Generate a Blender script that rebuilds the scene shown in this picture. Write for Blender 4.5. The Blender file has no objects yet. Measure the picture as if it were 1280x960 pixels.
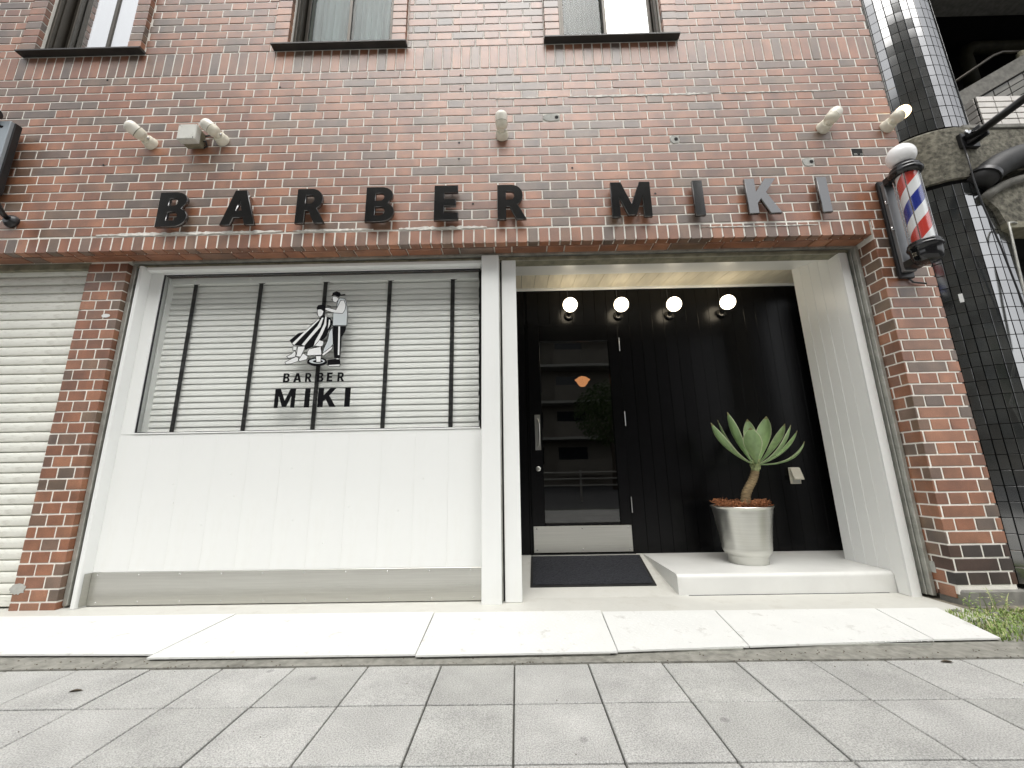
import bpy, bmesh, math, random
from mathutils import Vector, Matrix, Euler
random.seed(7)
rnd = random.random
def ru(a, b): return a + (b - a) * random.random()
SC = bpy.context.scene
COL = SC.collection

# ------------------------------------------------------------------ camera
camd = bpy.data.cameras.new('camera'); cam = bpy.data.objects.new('camera', camd); COL.objects.link(cam)
RM = ((0.99978, -0.018944, -0.008969), (0.012957, 0.222227, 0.974909), (-0.016476, -0.974811, 0.222424))
CAMZ = 0.75
FPX = 509.1
cam.matrix_world = Matrix(((RM[0][0], -RM[0][1], -RM[0][2], 0), (RM[1][0], -RM[1][1], -RM[1][2], 0),
                           (RM[2][0], -RM[2][1], -RM[2][2], CAMZ), (0, 0, 0, 1)))
camd.sensor_fit = 'HORIZONTAL'; camd.sensor_width = 36.0; camd.lens = FPX * 36 / 1280
camd.clip_start = 0.05; camd.clip_end = 500
SC.camera = cam

# ------------------------------------------------------------------ sky, sun, exposure
SUN_EL, SUN_AZ = math.radians(58), math.radians(178)     # azimuth measured from +Y clockwise: behind the camera, a little to the left
w = bpy.data.worlds.new('World'); SC.world = w; w.use_nodes = True
nt = w.node_tree; nt.nodes.clear()
sky = nt.nodes.new('ShaderNodeTexSky'); sky.sky_type = 'NISHITA'; sky.sun_disc = False
sky.sun_elevation = SUN_EL; sky.sun_rotation = SUN_AZ
sky.air_density = 1.0; sky.dust_density = 3.0; sky.ozone_density = 1.0
hs = nt.nodes.new('ShaderNodeHueSaturation'); hs.inputs['Saturation'].default_value = 0.12
bg = nt.nodes.new('ShaderNodeBackground'); bg.inputs['Strength'].default_value = 0.15
wo = nt.nodes.new('ShaderNodeOutputWorld')
nt.links.new(sky.outputs[0], hs.inputs['Color']); nt.links.new(hs.outputs[0], bg.inputs['Color']); nt.links.new(bg.outputs[0], wo.inputs[0])
sd = bpy.data.lights.new('sun', 'SUN'); sun = bpy.data.objects.new('sun', sd); COL.objects.link(sun)
sd.energy = 1.35; sd.angle = math.radians(60); sd.color = (1.0, 0.97, 0.92)
sv = Vector((math.sin(SUN_AZ) * math.cos(SUN_EL), math.cos(SUN_AZ) * math.cos(SUN_EL), math.sin(SUN_EL)))
sun.rotation_euler = sv.to_track_quat('Z', 'Y').to_euler(); sun.location = (0, -4, 12)
SC.view_settings.view_transform = 'Standard'; SC.view_settings.look = 'None'
SC.view_settings.gamma = 1.0; SC.view_settings.use_curve_mapping = False
SC.view_settings.exposure = 0.92
SC.cycles.use_denoising = True
SC.cycles.max_bounces = 8; SC.cycles.sample_clamp_indirect = 6

# ------------------------------------------------------------------ materials
def mat(name, base, rough=0.6, metal=0.0, var=0.12, vscale=6.0, bump=0.0, bscale=60.0, spec=0.5, dirt=None, dscale=3.0, damt=0.5,
        emit=None, estr=0.0, stretch=None, coat=0.0, rvar=0.0, dlo=.52):
    m = bpy.data.materials.new(name); m.use_nodes = True
    n = m.node_tree; b = n.nodes['Principled BSDF']; L = n.links
    b.inputs['Roughness'].default_value = rough; b.inputs['Metallic'].default_value = metal
    b.inputs['Specular IOR Level'].default_value = spec; b.inputs['Coat Weight'].default_value = coat
    tc = n.nodes.new('ShaderNodeTexCoord'); src = tc.outputs['Object']
    if stretch:
        mp = n.nodes.new('ShaderNodeMapping'); mp.inputs['Scale'].default_value = stretch; L.new(src, mp.inputs[0]); src = mp.outputs[0]
    nz = n.nodes.new('ShaderNodeTexNoise'); nz.inputs['Scale'].default_value = vscale; nz.inputs['Detail'].default_value = 6; L.new(src, nz.inputs['Vector'])
    mx = n.nodes.new('ShaderNodeMix'); mx.data_type = 'RGBA'
    lo = tuple(max(0, c * (1 - var)) for c in base) + (1,); hi = tuple(min(1, c * (1 + var)) for c in base) + (1,)
    cr = n.nodes.new('ShaderNodeValToRGB'); cr.color_ramp.elements[0].position = .3; cr.color_ramp.elements[1].position = .7
    cr.color_ramp.elements[0].color = lo; cr.color_ramp.elements[1].color = hi
    L.new(nz.outputs[0], cr.inputs[0]); out = cr.outputs[0]
    if dirt:
        n2 = n.nodes.new('ShaderNodeTexNoise'); n2.inputs['Scale'].default_value = dscale; n2.inputs['Detail'].default_value = 9; n2.inputs['Roughness'].default_value = .7
        L.new(src, n2.inputs['Vector'])
        r2 = n.nodes.new('ShaderNodeMapRange'); r2.inputs[1].default_value = dlo; r2.inputs[2].default_value = .72; r2.inputs[3].default_value = 0; r2.inputs[4].default_value = damt
        L.new(n2.outputs[0], r2.inputs[0])
        L.new(r2.outputs[0], mx.inputs[0]); L.new(out, mx.inputs[6]); mx.inputs[7].default_value = dirt + (1,); out = mx.outputs[2]
    L.new(out, b.inputs['Base Color'])
    if rvar:
        rr = n.nodes.new('ShaderNodeMapRange'); rr.inputs[3].default_value = rough - rvar; rr.inputs[4].default_value = rough + rvar
        L.new(nz.outputs[0], rr.inputs[0]); L.new(rr.outputs[0], b.inputs['Roughness'])
    if bump:
        n3 = n.nodes.new('ShaderNodeTexNoise'); n3.inputs['Scale'].default_value = bscale; n3.inputs['Detail'].default_value = 5; L.new(src, n3.inputs['Vector'])
        bp = n.nodes.new('ShaderNodeBump'); bp.inputs['Strength'].default_value = bump; bp.inputs['Distance'].default_value = .004
        L.new(n3.outputs[0], bp.inputs['Height']); L.new(bp.outputs[0], b.inputs['Normal'])
    if emit:
        b.inputs['Emission Color'].default_value = emit + (1,); b.inputs['Emission Strength'].default_value = estr
    return m

def piece_mat(name, stops, rough=.4, spec=.5, bump=.25, bscale=90, cvar=.25, mott=22.0, fine=.14, grime=0.0, gscale=(2.2, 2.2, .5), spots=0.0):
    """one material for many like pieces: every object and every loose island draws its own colour"""
    m = bpy.data.materials.new(name); m.use_nodes = True
    n = m.node_tree; b = n.nodes['Principled BSDF']; L = n.links
    b.inputs['Roughness'].default_value = rough; b.inputs['Specular IOR Level'].default_value = spec
    oi = n.nodes.new('ShaderNodeObjectInfo'); ge = n.nodes.new('ShaderNodeNewGeometry')
    ad = n.nodes.new('ShaderNodeMath'); ad.operation = 'ADD'; L.new(oi.outputs['Random'], ad.inputs[0]); L.new(ge.outputs['Random Per Island'], ad.inputs[1])
    fr = n.nodes.new('ShaderNodeMath'); fr.operation = 'FRACT'; L.new(ad.outputs[0], fr.inputs[0])
    cr = n.nodes.new('ShaderNodeValToRGB'); el = cr.color_ramp.elements; cr.color_ramp.interpolation = 'LINEAR'
    while len(el) < len(stops): el.new(.5)
    for e, (p, c) in zip(el, stops): e.position = p; e.color = c + (1,)
    L.new(fr.outputs[0], cr.inputs[0])
    # mottling within a piece, its place shifted per piece
    vm = n.nodes.new('ShaderNodeVectorMath'); vm.operation = 'SCALE'; vm.inputs['Scale'].default_value = 1.0
    cb = n.nodes.new('ShaderNodeCombineXYZ'); m9 = n.nodes.new('ShaderNodeMath'); m9.operation = 'MULTIPLY'; m9.inputs[1].default_value = 57.0
    L.new(fr.outputs[0], m9.inputs[0]); L.new(m9.outputs[0], cb.inputs[0]); L.new(m9.outputs[0], cb.inputs[2])
    va = n.nodes.new('ShaderNodeVectorMath'); va.operation = 'ADD'; L.new(ge.outputs['Position'], va.inputs[0]); L.new(cb.outputs[0], va.inputs[1])
    nz = n.nodes.new('ShaderNodeTexNoise'); nz.inputs['Scale'].default_value = mott * .3; nz.inputs['Detail'].default_value = 4; L.new(va.outputs[0], nz.inputs['Vector'])
    mr = n.nodes.new('ShaderNodeMapRange'); mr.inputs[1].default_value = .35; mr.inputs[2].default_value = .65; mr.inputs[3].default_value = 1 - cvar; mr.inputs[4].default_value = 1 + cvar
    L.new(nz.outputs[0], mr.inputs[0])
    n4 = n.nodes.new('ShaderNodeTexNoise'); n4.inputs['Scale'].default_value = mott * 9; n4.inputs['Detail'].default_value = 3; L.new(ge.outputs['Position'], n4.inputs['Vector'])
    m4 = n.nodes.new('ShaderNodeMapRange'); m4.inputs[1].default_value = .3; m4.inputs[2].default_value = .7; m4.inputs[3].default_value = 1 - fine; m4.inputs[4].default_value = 1 + fine; L.new(n4.outputs[0], m4.inputs[0])
    mm = n.nodes.new('ShaderNodeMath'); mm.operation = 'MULTIPLY'; L.new(mr.outputs[0], mm.inputs[0]); L.new(m4.outputs[0], mm.inputs[1])
    if grime:                                                     # rain streaks and stains that run over many pieces
        mp = n.nodes.new('ShaderNodeMapping'); mp.inputs['Scale'].default_value = gscale; L.new(ge.outputs['Position'], mp.inputs[0])
        ng = n.nodes.new('ShaderNodeTexNoise'); ng.inputs['Scale'].default_value = 1.6; ng.inputs['Detail'].default_value = 8; ng.inputs['Roughness'].default_value = .65; L.new(mp.outputs[0], ng.inputs['Vector'])
        mg = n.nodes.new('ShaderNodeMapRange'); mg.inputs[1].default_value = .32; mg.inputs[2].default_value = .66; mg.inputs[3].default_value = 1 - grime; mg.inputs[4].default_value = 1 + grime * .45; L.new(ng.outputs[0], mg.inputs[0])
        mk = n.nodes.new('ShaderNodeMath'); mk.operation = 'MULTIPLY'; L.new(mm.outputs[0], mk.inputs[0]); L.new(mg.outputs[0], mk.inputs[1]); mm = mk
    if spots:                                                     # trodden gum and drips
        vo = n.nodes.new('ShaderNodeTexVoronoi'); vo.inputs['Scale'].default_value = 4.2; L.new(ge.outputs['Position'], vo.inputs['Vector'])
        mo = n.nodes.new('ShaderNodeMapRange'); mo.inputs[1].default_value = .045; mo.inputs[2].default_value = .075; mo.inputs[3].default_value = 1 - spots; mo.inputs[4].default_value = 1; L.new(vo.outputs['Distance'], mo.inputs[0])
        mk = n.nodes.new('ShaderNodeMath'); mk.operation = 'MULTIPLY'; L.new(mm.outputs[0], mk.inputs[0]); L.new(mo.outputs[0], mk.inputs[1]); mm = mk
    vs = n.nodes.new('ShaderNodeVectorMath'); vs.operation = 'SCALE'; L.new(cr.outputs[0], vs.inputs[0]); L.new(mm.outputs[0], vs.inputs['Scale'])
    L.new(vs.outputs[0], b.inputs['Base Color'])
    if bump:
        n3 = n.nodes.new('ShaderNodeTexNoise'); n3.inputs['Scale'].default_value = bscale; n3.inputs['Detail'].default_value = 4; L.new(ge.outputs['Position'], n3.inputs['Vector'])
        bp = n.nodes.new('ShaderNodeBump'); bp.inputs['Strength'].default_value = bump; bp.inputs['Distance'].default_value = .003
        L.new(n3.outputs[0], bp.inputs['Height']); L.new(bp.outputs[0], b.inputs['Normal'])
    return m

RED = (.33, .125, .075)
M = {}
M['brick'] = piece_mat('brick_glazed', [(0, (.275, .112, .055)), (.22, (.31, .136, .070)), (.45, (.255, .098, .046)), (.66, (.22, .090, .047)), (.77, (.18, .105, .068)), (.87, (.13, .094, .073)), (.94, (.165, .104, .064)), (1, (.265, .106, .052))], rough=.43, spec=1.0, bump=.2, grime=.28)
M['brick_dark'] = piece_mat('brick_sooty', [(0, (.05, .036, .030)), (.5, (.035, .030, .028)), (1, (.09, .045, .030))], rough=.4, spec=.6, bump=.2)
M['mortar'] = mat('mortar', (.80, .775, .71), .9, var=.10, vscale=9, bump=.6, bscale=120, dirt=(.42, .40, .35), dscale=2.5, damt=.4)
M['cement'] = mat('cement_patch', (.42, .42, .39), .9, var=.2, vscale=20, bump=.8, bscale=80, dirt=(.25, .24, .22), dscale=14)
M['smear'] = mat('mortar_smear', (.68, .66, .61), .9, var=.2, vscale=30, bump=.8, bscale=90)
M['white'] = mat('white_paint', (.785, .795, .775), .38, var=.03, vscale=2.5, bump=.08, bscale=30, dirt=(.55, .54, .47), dscale=5, damt=.13, stretch=(1.5, 1, .45))
M['whitein'] = mat('white_paint_inside', (.82, .825, .80), .33, var=.02, vscale=3, bump=.05, bscale=30)
M['plate'] = mat('white_plate_paint', (.68, .685, .66), .6, var=.03, vscale=5, bump=.3, bscale=70, dirt=(.34, .32, .28), dscale=11, damt=.7, dlo=.58)
M['slat'] = mat('blind_slat', (.86, .86, .83), .4, var=.03, vscale=3)
M['shutter'] = mat('shutter_paint', (.70, .70, .64), .5, var=.06, vscale=5, dirt=(.30, .28, .22), dscale=24, damt=.5, stretch=(.5, 1, 2.2), bump=.15, bscale=40)
M['alu'] = mat('aluminium_rail', (.44, .44, .40), .5, metal=.6, var=.2, vscale=12, dirt=(.16, .15, .12), dscale=9, damt=.7, bump=.2)
M['oldalu'] = mat('weathered_rail', (.24, .225, .16), .6, metal=.3, var=.3, vscale=14, dirt=(.09, .08, .06), dscale=12, damt=.7)
M['steel'] = mat('brushed_steel', (.60, .595, .56), .30, metal=1.0, var=.07, vscale=5, stretch=(.4, 1, 30), bump=.03, bscale=60, rvar=.06)
M['potmetal'] = mat('brushed_aluminium', (.62, .62, .58), .34, metal=1.0, var=.06, vscale=4, stretch=(.3, .3, 40), bump=.05, bscale=6)
M['blackboard'] = mat('black_board_paint', (.0022, .0022, .0026), .26, var=.3, vscale=9, bump=.06, bscale=25, stretch=(3, 3, .4), spec=.22)
M['blackletter'] = mat('black_acrylic', (.005, .005, .0055), .12, var=.2, spec=.95)
M['black'] = mat('black_metal', (.012, .012, .013), .3, var=.2, spec=.5)
M['blackgloss'] = mat('black_gloss', (.010, .010, .011), .12, var=.1, spec=.6)
M['dark'] = mat('dark_void', (.010, .010, .010), .9, var=.3)  # near-black colour, also standing in for shade in holes and the void
M['bronze'] = mat('bronze_window_frame', (.045, .038, .028), .35, metal=.5, var=.2)
M['sill'] = mat('window_sill', (.03, .028, .026), .5, var=.3)
M['decal'] = mat('black_print', (.005, .005, .006), .8, var=.1, spec=.1)
M['decalw'] = mat('white_print', (.74, .75, .74), .5, var=.02)
M['decalg'] = mat('grey_print', (.52, .56, .57), .5, var=.03)
M['tape'] = mat('black_tape', (.012, .012, .012), .7, var=.2)
M['slab'] = piece_mat('paving_concrete', [(0, (.37, .37, .35)), (.5, (.415, .413, .395)), (1, (.39, .39, .37))], rough=.85, spec=.3, bump=.9, bscale=150, cvar=.07, mott=26, fine=.36, grime=.16, gscale=(1.2, 1.2, 1), spots=.3)
M['grout'] = mat('paving_joint', (.07, .07, .06), .95, var=.3, vscale=20, bump=.5)
M['kerb'] = mat('kerb_concrete', (.24, .235, .205), .95, var=.25, vscale=24, bump=1.0, bscale=90, dirt=(.08, .075, .06), dscale=8, damt=.7)
M['floor'] = mat('painted_concrete', (.55, .545, .50), .55, var=.05, vscale=7, bump=.25, bscale=40, dirt=(.34, .32, .27), dscale=7, damt=.4)
M['step'] = mat('painted_step', (.66, .66, .63), .4, var=.04, vscale=5, bump=.1, bscale=30, dirt=(.45, .44, .40), dscale=4, damt=.2)
M['concrete'] = mat('rough_concrete', (.15, .142, .112), .95, var=.6, vscale=34, bump=1.0, bscale=40, dirt=(.03, .028, .022), dscale=32, damt=.95)
M['smoothcon'] = mat('smooth_concrete', (.20, .195, .175), .9, var=.25, vscale=16, bump=.5, bscale=60, dirt=(.10, .095, .085), dscale=10, damt=.6)
M['tile'] = piece_mat('black_glazed_tile', [(0, (.018, .021, .022)), (.5, (.026, .030, .031)), (.8, (.020, .021, .021)), (1, (.034, .037, .037))], rough=.10, spec=.5, bump=0, cvar=.2)
M['tile'].node_tree.nodes['Principled BSDF'].inputs['IOR'].default_value = 3.4
M['blackletter'].node_tree.nodes['Principled BSDF'].inputs['IOR'].default_value = 1.75
M['tilegrout'] = mat('dark_grout', (.012, .012, .012), 1, var=.3, spec=.05)
M['whitetile'] = piece_mat('white_wall_tile', [(0, (.62, .59, .55)), (1, (.70, .67, .62))], rough=.3, bump=.05, cvar=.06)
M['greytile'] = piece_mat('grey_wall_tile', [(0, (.17, .165, .14)), (1, (.24, .23, .20))], rough=.4, bump=.05, cvar=.1)
M['darkgrout'] = mat('wide_dark_joint', (.02, .019, .017), .9, var=.3)
M['duct'] = mat('black_duct', (.02, .02, .02), .55, var=.4, vscale=12, bump=.4, bscale=24)
M['pipe'] = mat('old_pipe', (.07, .066, .04), .6, var=.3, vscale=8)
M['cream'] = mat('cream_plastic', (.74, .70, .58), .35, var=.03, vscale=8, dirt=(.4, .36, .25), dscale=20, damt=.3)
M['bulbcream'] = mat('cream_bulb_glass', (.82, .79, .70), .25, var=.02)
M['bulblit'] = mat('lit_bulb', (.9, .8, .6), .3, emit=(1, .72, .38), estr=2.2)
M['boxplastic'] = mat('box_plastic', (.60, .60, .55), .5, var=.06, vscale=14, dirt=(.3, .28, .22), dscale=18, damt=.5)
M['globe'] = mat('lit_globe', (.9, .85, .75), .3, emit=(1, .86, .64), estr=4.0)
M['globeoff'] = mat('white_globe', (.90, .90, .90), .12, var=.01)
M['pole_white'] = mat('pole_white', (.78, .78, .78), .12, var=.02, coat=.8)
M['pole_red'] = mat('pole_red', (.58, .06, .045), .15, var=.04, coat=.8)
M['pole_blue'] = mat('pole_blue', (.02, .035, .26), .15, var=.04, coat=.8)
M['chrome'] = mat('chrome', (.75, .75, .75), .15, metal=1, var=.03)
M['signgrey'] = mat('sign_back', (.30, .34, .37), .4, metal=.3, var=.05, vscale=4)
M['polebracket'] = mat('pole_bracket', (.22, .225, .23), .45, metal=.6, var=.08)
M['mat'] = mat('door_mat', (.012, .013, .017), .95, var=.5, vscale=180, bump=1.0, bscale=240, dirt=(.07, .075, .085), dscale=160, damt=.7)
M['rubber'] = mat('mat_rubber', (.01, .01, .01), .7, var=.2)
M['coir'] = mat('coir_mulch', (.25, .10, .04), .95, var=.5, vscale=40, bump=1, bscale=70)
M['bark'] = mat('agave_stem', (.20, .145, .075), .85, var=.4, vscale=30, stretch=(1, 1, 3), bump=.8, bscale=60)
M['stemgreen'] = mat('stem_scales', (.23, .27, .12), .7, var=.4, vscale=40)
M['dryleaf'] = mat('dry_leaf', (.10, .08, .055), .9, var=.4, vscale=60)
M['soil'] = mat('soil', (.20, .18, .14), .95, var=.4, vscale=30, bump=1, bscale=60, dirt=(.10, .085, .06), dscale=16, damt=.7)
M['grass'] = piece_mat('grass_blade', [(0, (.15, .25, .05)), (.45, (.24, .34, .09)), (.7, (.32, .37, .13)), (.85, (.48, .45, .25)), (1, (.19, .29, .06))], rough=.6, bump=0, cvar=.15)
M['asphalt'] = mat('asphalt', (.055, .055, .056), .9, var=.25, vscale=30, bump=.8, bscale=140)
M['aptwall'] = mat('apartment_wall', (.22, .20, .165), .8, var=.08, vscale=1.5)
M['aptslab'] = mat('apartment_slab', (.42, .41, .37), .8, var=.08, vscale=2)
M['aptglass'] = mat('apartment_glass', (.03, .035, .04), .1, var=.2)
M['trunk'] = mat('tree_bark', (.10, .08, .06), .9, var=.4, vscale=12, bump=.8)
M['foliage'] = piece_mat('tree_leaf', [(0, (.045, .085, .02)), (.5, (.07, .12, .03)), (1, (.10, .15, .04))], rough=.5, bump=0, cvar=.2)
M['curtain'] = mat('curtain', (.20, .25, .26), .8, var=.3, vscale=2.5, stretch=(6, 1, .6), dirt=(.10, .13, .14), dscale=3.5, damt=.85)
M['curtain2'] = mat('pale_curtain', (.09, .085, .065), .8, var=.2, vscale=2, stretch=(5, 1, .6))
M['ceilboard'] = mat('beige_ceiling_board', (.72, .66, .52), .5, var=.12, vscale=4, stretch=(6, .6, 1))
M['pendant'] = mat('lit_pendant', (.9, .5, .3), .4, emit=(1, .40, .17), estr=1.6)

def agave_mat():
    m = mat('agave_leaf', (.24, .36, .155), .42, var=.22, vscale=7, bump=.25, bscale=14, stretch=(3, 3, .8), dirt=(.17, .24, .10), dscale=9, damt=.5)
    n = m.node_tree; b = n.nodes['Principled BSDF']
    b.inputs['Subsurface Weight'].default_value = 0.0
    return m
M['agave'] = agave_mat()
M['drytip'] = mat('agave_dry_tip', (.20, .19, .08), .7, var=.3)
M['agavedge'] = mat('agave_leaf_edge', (.48, .52, .33), .45, var=.1)

def glass_mat(name, tint=(.9, .93, .92), rough=.01, ior=1.5, boost=1.0, refl=None):
    m = bpy.data.materials.new(name); m.use_nodes = True; n = m.node_tree; n.nodes.clear(); L = n.links
    o = n.nodes.new('ShaderNodeOutputMaterial'); tr = n.nodes.new('ShaderNodeBsdfTransparent'); tr.inputs[0].default_value = tint + (1,)
    gl = n.nodes.new('ShaderNodeBsdfGlossy'); gl.inputs['Roughness'].default_value = rough
    tc = n.nodes.new('ShaderNodeTexCoord'); nz = n.nodes.new('ShaderNodeTexNoise'); nz.inputs['Scale'].default_value = 1.2; L.new(tc.outputs['Object'], nz.inputs['Vector'])
    bp = n.nodes.new('ShaderNodeBump'); bp.inputs['Strength'].default_value = .04; bp.inputs['Distance'].default_value = .02; L.new(nz.outputs[0], bp.inputs['Height']); L.new(bp.outputs[0], gl.inputs['Normal'])
    fr = n.nodes.new('ShaderNodeFresnel')
    ge = n.nodes.new('ShaderNodeNewGeometry'); mi = n.nodes.new('ShaderNodeMapRange'); mi.inputs[3].default_value = ior; mi.inputs[4].default_value = 1 / ior   # the back of the sheet reflects like its front
    L.new(ge.outputs['Backfacing'], mi.inputs[0]); L.new(mi.outputs[0], fr.inputs['IOR'])
    mu = n.nodes.new('ShaderNodeMath'); mu.operation = 'MULTIPLY'; mu.inputs[1].default_value = boost; mu.use_clamp = True; L.new(fr.outputs[0], mu.inputs[0])
    mx = n.nodes.new('ShaderNodeMixShader'); L.new(mu.outputs[0], mx.inputs[0]); L.new(tr.outputs[0], mx.inputs[1]); L.new(gl.outputs[0], mx.inputs[2]); L.new(mx.outputs[0], o.inputs[0])
    return m
M['glass'] = glass_mat('window_glass', tint=(.985, .99, .985), boost=1.0)
M['doorglass'] = glass_mat('door_glass', tint=(.45, .46, .44), boost=3.0)
M['upglass'] = glass_mat('upper_window_glass', tint=(.8, .84, .83), ior=1.9, boost=4.0)
M['upglass2'] = glass_mat('upper_window_glass_dim', tint=(.85, .88, .87), ior=1.5, boost=.4)

# ------------------------------------------------------------------ object helpers
def setp(o, label=None, cat=None, group=None, kind=None):
    if label: o['label'] = label
    if cat: o['category'] = cat; kind = kind or 'thing'
    if group: o['group'] = group
    if kind: o['kind'] = kind
    return o
def link(name, data, parent=None, loc=None):
    o = bpy.data.objects.new(name, data); COL.objects.link(o)
    if parent is not None:
        o.parent = parent
        o.matrix_parent_inverse = PINV.get(parent.name, Matrix())
    if loc: o.location = loc
    PINV[o.name] = Matrix.Translation(loc or (0, 0, 0)).inverted()
    return o
PINV = {}
def thing(name, label, cat, loc=(0, 0, 0), group=None):
    """an Empty at the base of a thing; its parts are built in world coordinates"""
    o = bpy.data.objects.new(name, None); COL.objects.link(o); o.location = loc; o.empty_display_size = .1
    PINV[o.name] = Matrix.Translation(loc).inverted()
    return setp(o, label, cat, group, 'thing')

class MB:
    def __init__(s): s.v = []; s.f = []; s.mi = []
    def face(s, idx, mi=0): s.f.append(tuple(idx)); s.mi.append(mi)
    def add(s, vs, fs, mi=0):
        k = len(s.v); s.v += [tuple(v) for v in vs]
        for f in fs: s.face([i + k for i in f], mi)
        return s
    def box(s, x0, x1, y0, y1, z0, z1, mi=0):
        return s.add([(x0, y0, z0), (x1, y0, z0), (x1, y1, z0), (x0, y1, z0), (x0, y0, z1), (x1, y0, z1), (x1, y1, z1), (x0, y1, z1)],
                     [(0, 3, 2, 1), (4, 5, 6, 7), (0, 1, 5, 4), (1, 2, 6, 5), (2, 3, 7, 6), (3, 0, 4, 7)], mi)
    def cbox(s, x0, x1, y0, y1, z0, z1, c=.002, mi=0, mtx=None):
        """a box with every edge chamfered (44 triangles)"""
        xs, ys, zs = (x0, x1), (y0, y1), (z0, z1); vs = []; ix = {}
        for i in (0, 1):
            for j in (0, 1):
                for k in (0, 1):
                    sx, sy, sz = (c, -c)[i], (c, -c)[j], (c, -c)[k]
                    for a, p in enumerate(((xs[i], ys[j] + sy, zs[k] + sz), (xs[i] + sx, ys[j], zs[k] + sz), (xs[i] + sx, ys[j] + sy, zs[k]))):
                        ix[(i, j, k, a)] = len(vs); vs.append(p)
        fs = []
        for i in (0, 1):
            fs.append([ix[(i, 0, 0, 0)], ix[(i, 1, 0, 0)], ix[(i, 1, 1, 0)], ix[(i, 0, 1, 0)]])
            fs.append([ix[(0, i, 0, 1)], ix[(1, i, 0, 1)], ix[(1, i, 1, 1)], ix[(0, i, 1, 1)]])
            fs.append([ix[(0, 0, i, 2)], ix[(1, 0, i, 2)], ix[(1, 1, i, 2)], ix[(0, 1, i, 2)]])
            for j in (0, 1):
                fs.append([ix[(i, j, 0, 0)], ix[(i, j, 1, 0)], ix[(i, j, 1, 1)], ix[(i, j, 0, 1)]])
                fs.append([ix[(i, 0, j, 0)], ix[(i, 1, j, 0)], ix[(i, 1, j, 2)], ix[(i, 0, j, 2)]])
                fs.append([ix[(0, i, j, 1)], ix[(1, i, j, 1)], ix[(1, i, j, 2)], ix[(0, i, j, 2)]])
                for k in (0, 1): fs.append([ix[(i, j, k, 0)], ix[(i, j, k, 1)], ix[(i, j, k, 2)]])
        ctr = Vector(((x0 + x1) / 2, (y0 + y1) / 2, (z0 + z1) / 2)); out = []
        for f in fs:
            P = [Vector(vs[t]) for t in f]; nn = (P[1] - P[0]).cross(P[2] - P[0])
            if nn.dot(sum(P, Vector()) / len(P) - ctr) < 0: f = f[::-1]
            out.append(f)
        if mtx is not None: vs = [mtx @ Vector(v) for v in vs]
        return s.add(vs, out, mi)
    def prism(s, poly, axis, a, b, mi=0):
        """poly: 2D outline; axis 'y' -> (x,z) swept from y=a to y=b; 'x' -> (y,z); 'z' -> (x,y)"""
        def P(p, t): return (p[0], t, p[1]) if axis == 'y' else (t, p[0], p[1]) if axis == 'x' else (p[0], p[1], t)
        n = len(poly); vs = [P(p, a) for p in poly] + [P(p, b) for p in poly]
        fs = [tuple(range(n)), tuple(range(2 * n - 1, n - 1, -1))] + [(i, i + n, (i + 1) % n + n, (i + 1) % n) for i in range(n)]
        return s.add(vs, fs, mi)
    def lathe(s, prof, center, axis=(0, 0, 1), seg=32, mi=0, close=True, amp=None):
        """prof: (radius, height) pairs along axis"""
        q = Vector((0, 0, 1)).rotation_difference(Vector(axis).normalized()); c = Vector(center); k = len(s.v)
        for r, h in prof:
            for i in range(seg):
                t = 2 * math.pi * i / seg; s.v.append(tuple(c + q @ Vector((r * math.cos(t), r * math.sin(t), h))))
        for a in range(len(prof) - 1):
            for i in range(seg):
                j = (i + 1) % seg; s.face((k + a * seg + i, k + a * seg + j, k + (a + 1) * seg + j, k + (a + 1) * seg + i), mi)
        if close:
            if prof[0][0] > 1e-5: s.face([k + i for i in range(seg)][::-1], mi)
            if prof[-1][0] > 1e-5: s.face([k + (len(prof) - 1) * seg + i for i in range(seg)], mi)
        return s
    def tube(s, pts, rad, seg=10, mi=0, cap=True):
        pts = [Vector(p) for p in pts]; k = len(s.v); n = len(pts); rad = rad if isinstance(rad, (list, tuple)) else [rad] * n
        up = Vector((.13, .31, 1)).normalized()
        for a, p in enumerate(pts):
            d = (pts[min(a + 1, n - 1)] - pts[max(a - 1, 0)]).normalized()
            u = d.cross(up); u = u.normalized() if u.length > 1e-4 else Vector((1, 0, 0)); v = d.cross(u)
            for i in range(seg):
                t = 2 * math.pi * i / seg; s.v.append(tuple(p + (u * math.cos(t) + v * math.sin(t)) * rad[a]))
        for a in range(n - 1):
            for i in range(seg):
                j = (i + 1) % seg; s.face((k + a * seg + i, k + a * seg + j, k + (a + 1) * seg + j, k + (a + 1) * seg + i), mi)
        if cap: s.face([k + i for i in range(seg)][::-1], mi); s.face([k + (n - 1) * seg + i for i in range(seg)], mi)
        return s
    def mesh(s, name, mats, smooth=False):
        me = bpy.data.meshes.new(name); me.from_pydata(s.v, [], s.f)
        mats = mats if isinstance(mats, (list, tuple)) else [mats]
        for m in mats: me.materials.append(m)
        if len(mats) > 1: me.polygons.foreach_set('material_index', s.mi)
        me.validate(); bm = bmesh.new(); bm.from_mesh(me); bmesh.ops.recalc_face_normals(bm, faces=bm.faces); bm.to_mesh(me); bm.free()
        if smooth is not False and smooth is not None:
            me.polygons.foreach_set('use_smooth', [True] * len(me.polygons))
            if smooth is not True: me.set_sharp_from_angle(angle=math.radians(smooth))
        me.update(); return me
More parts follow.
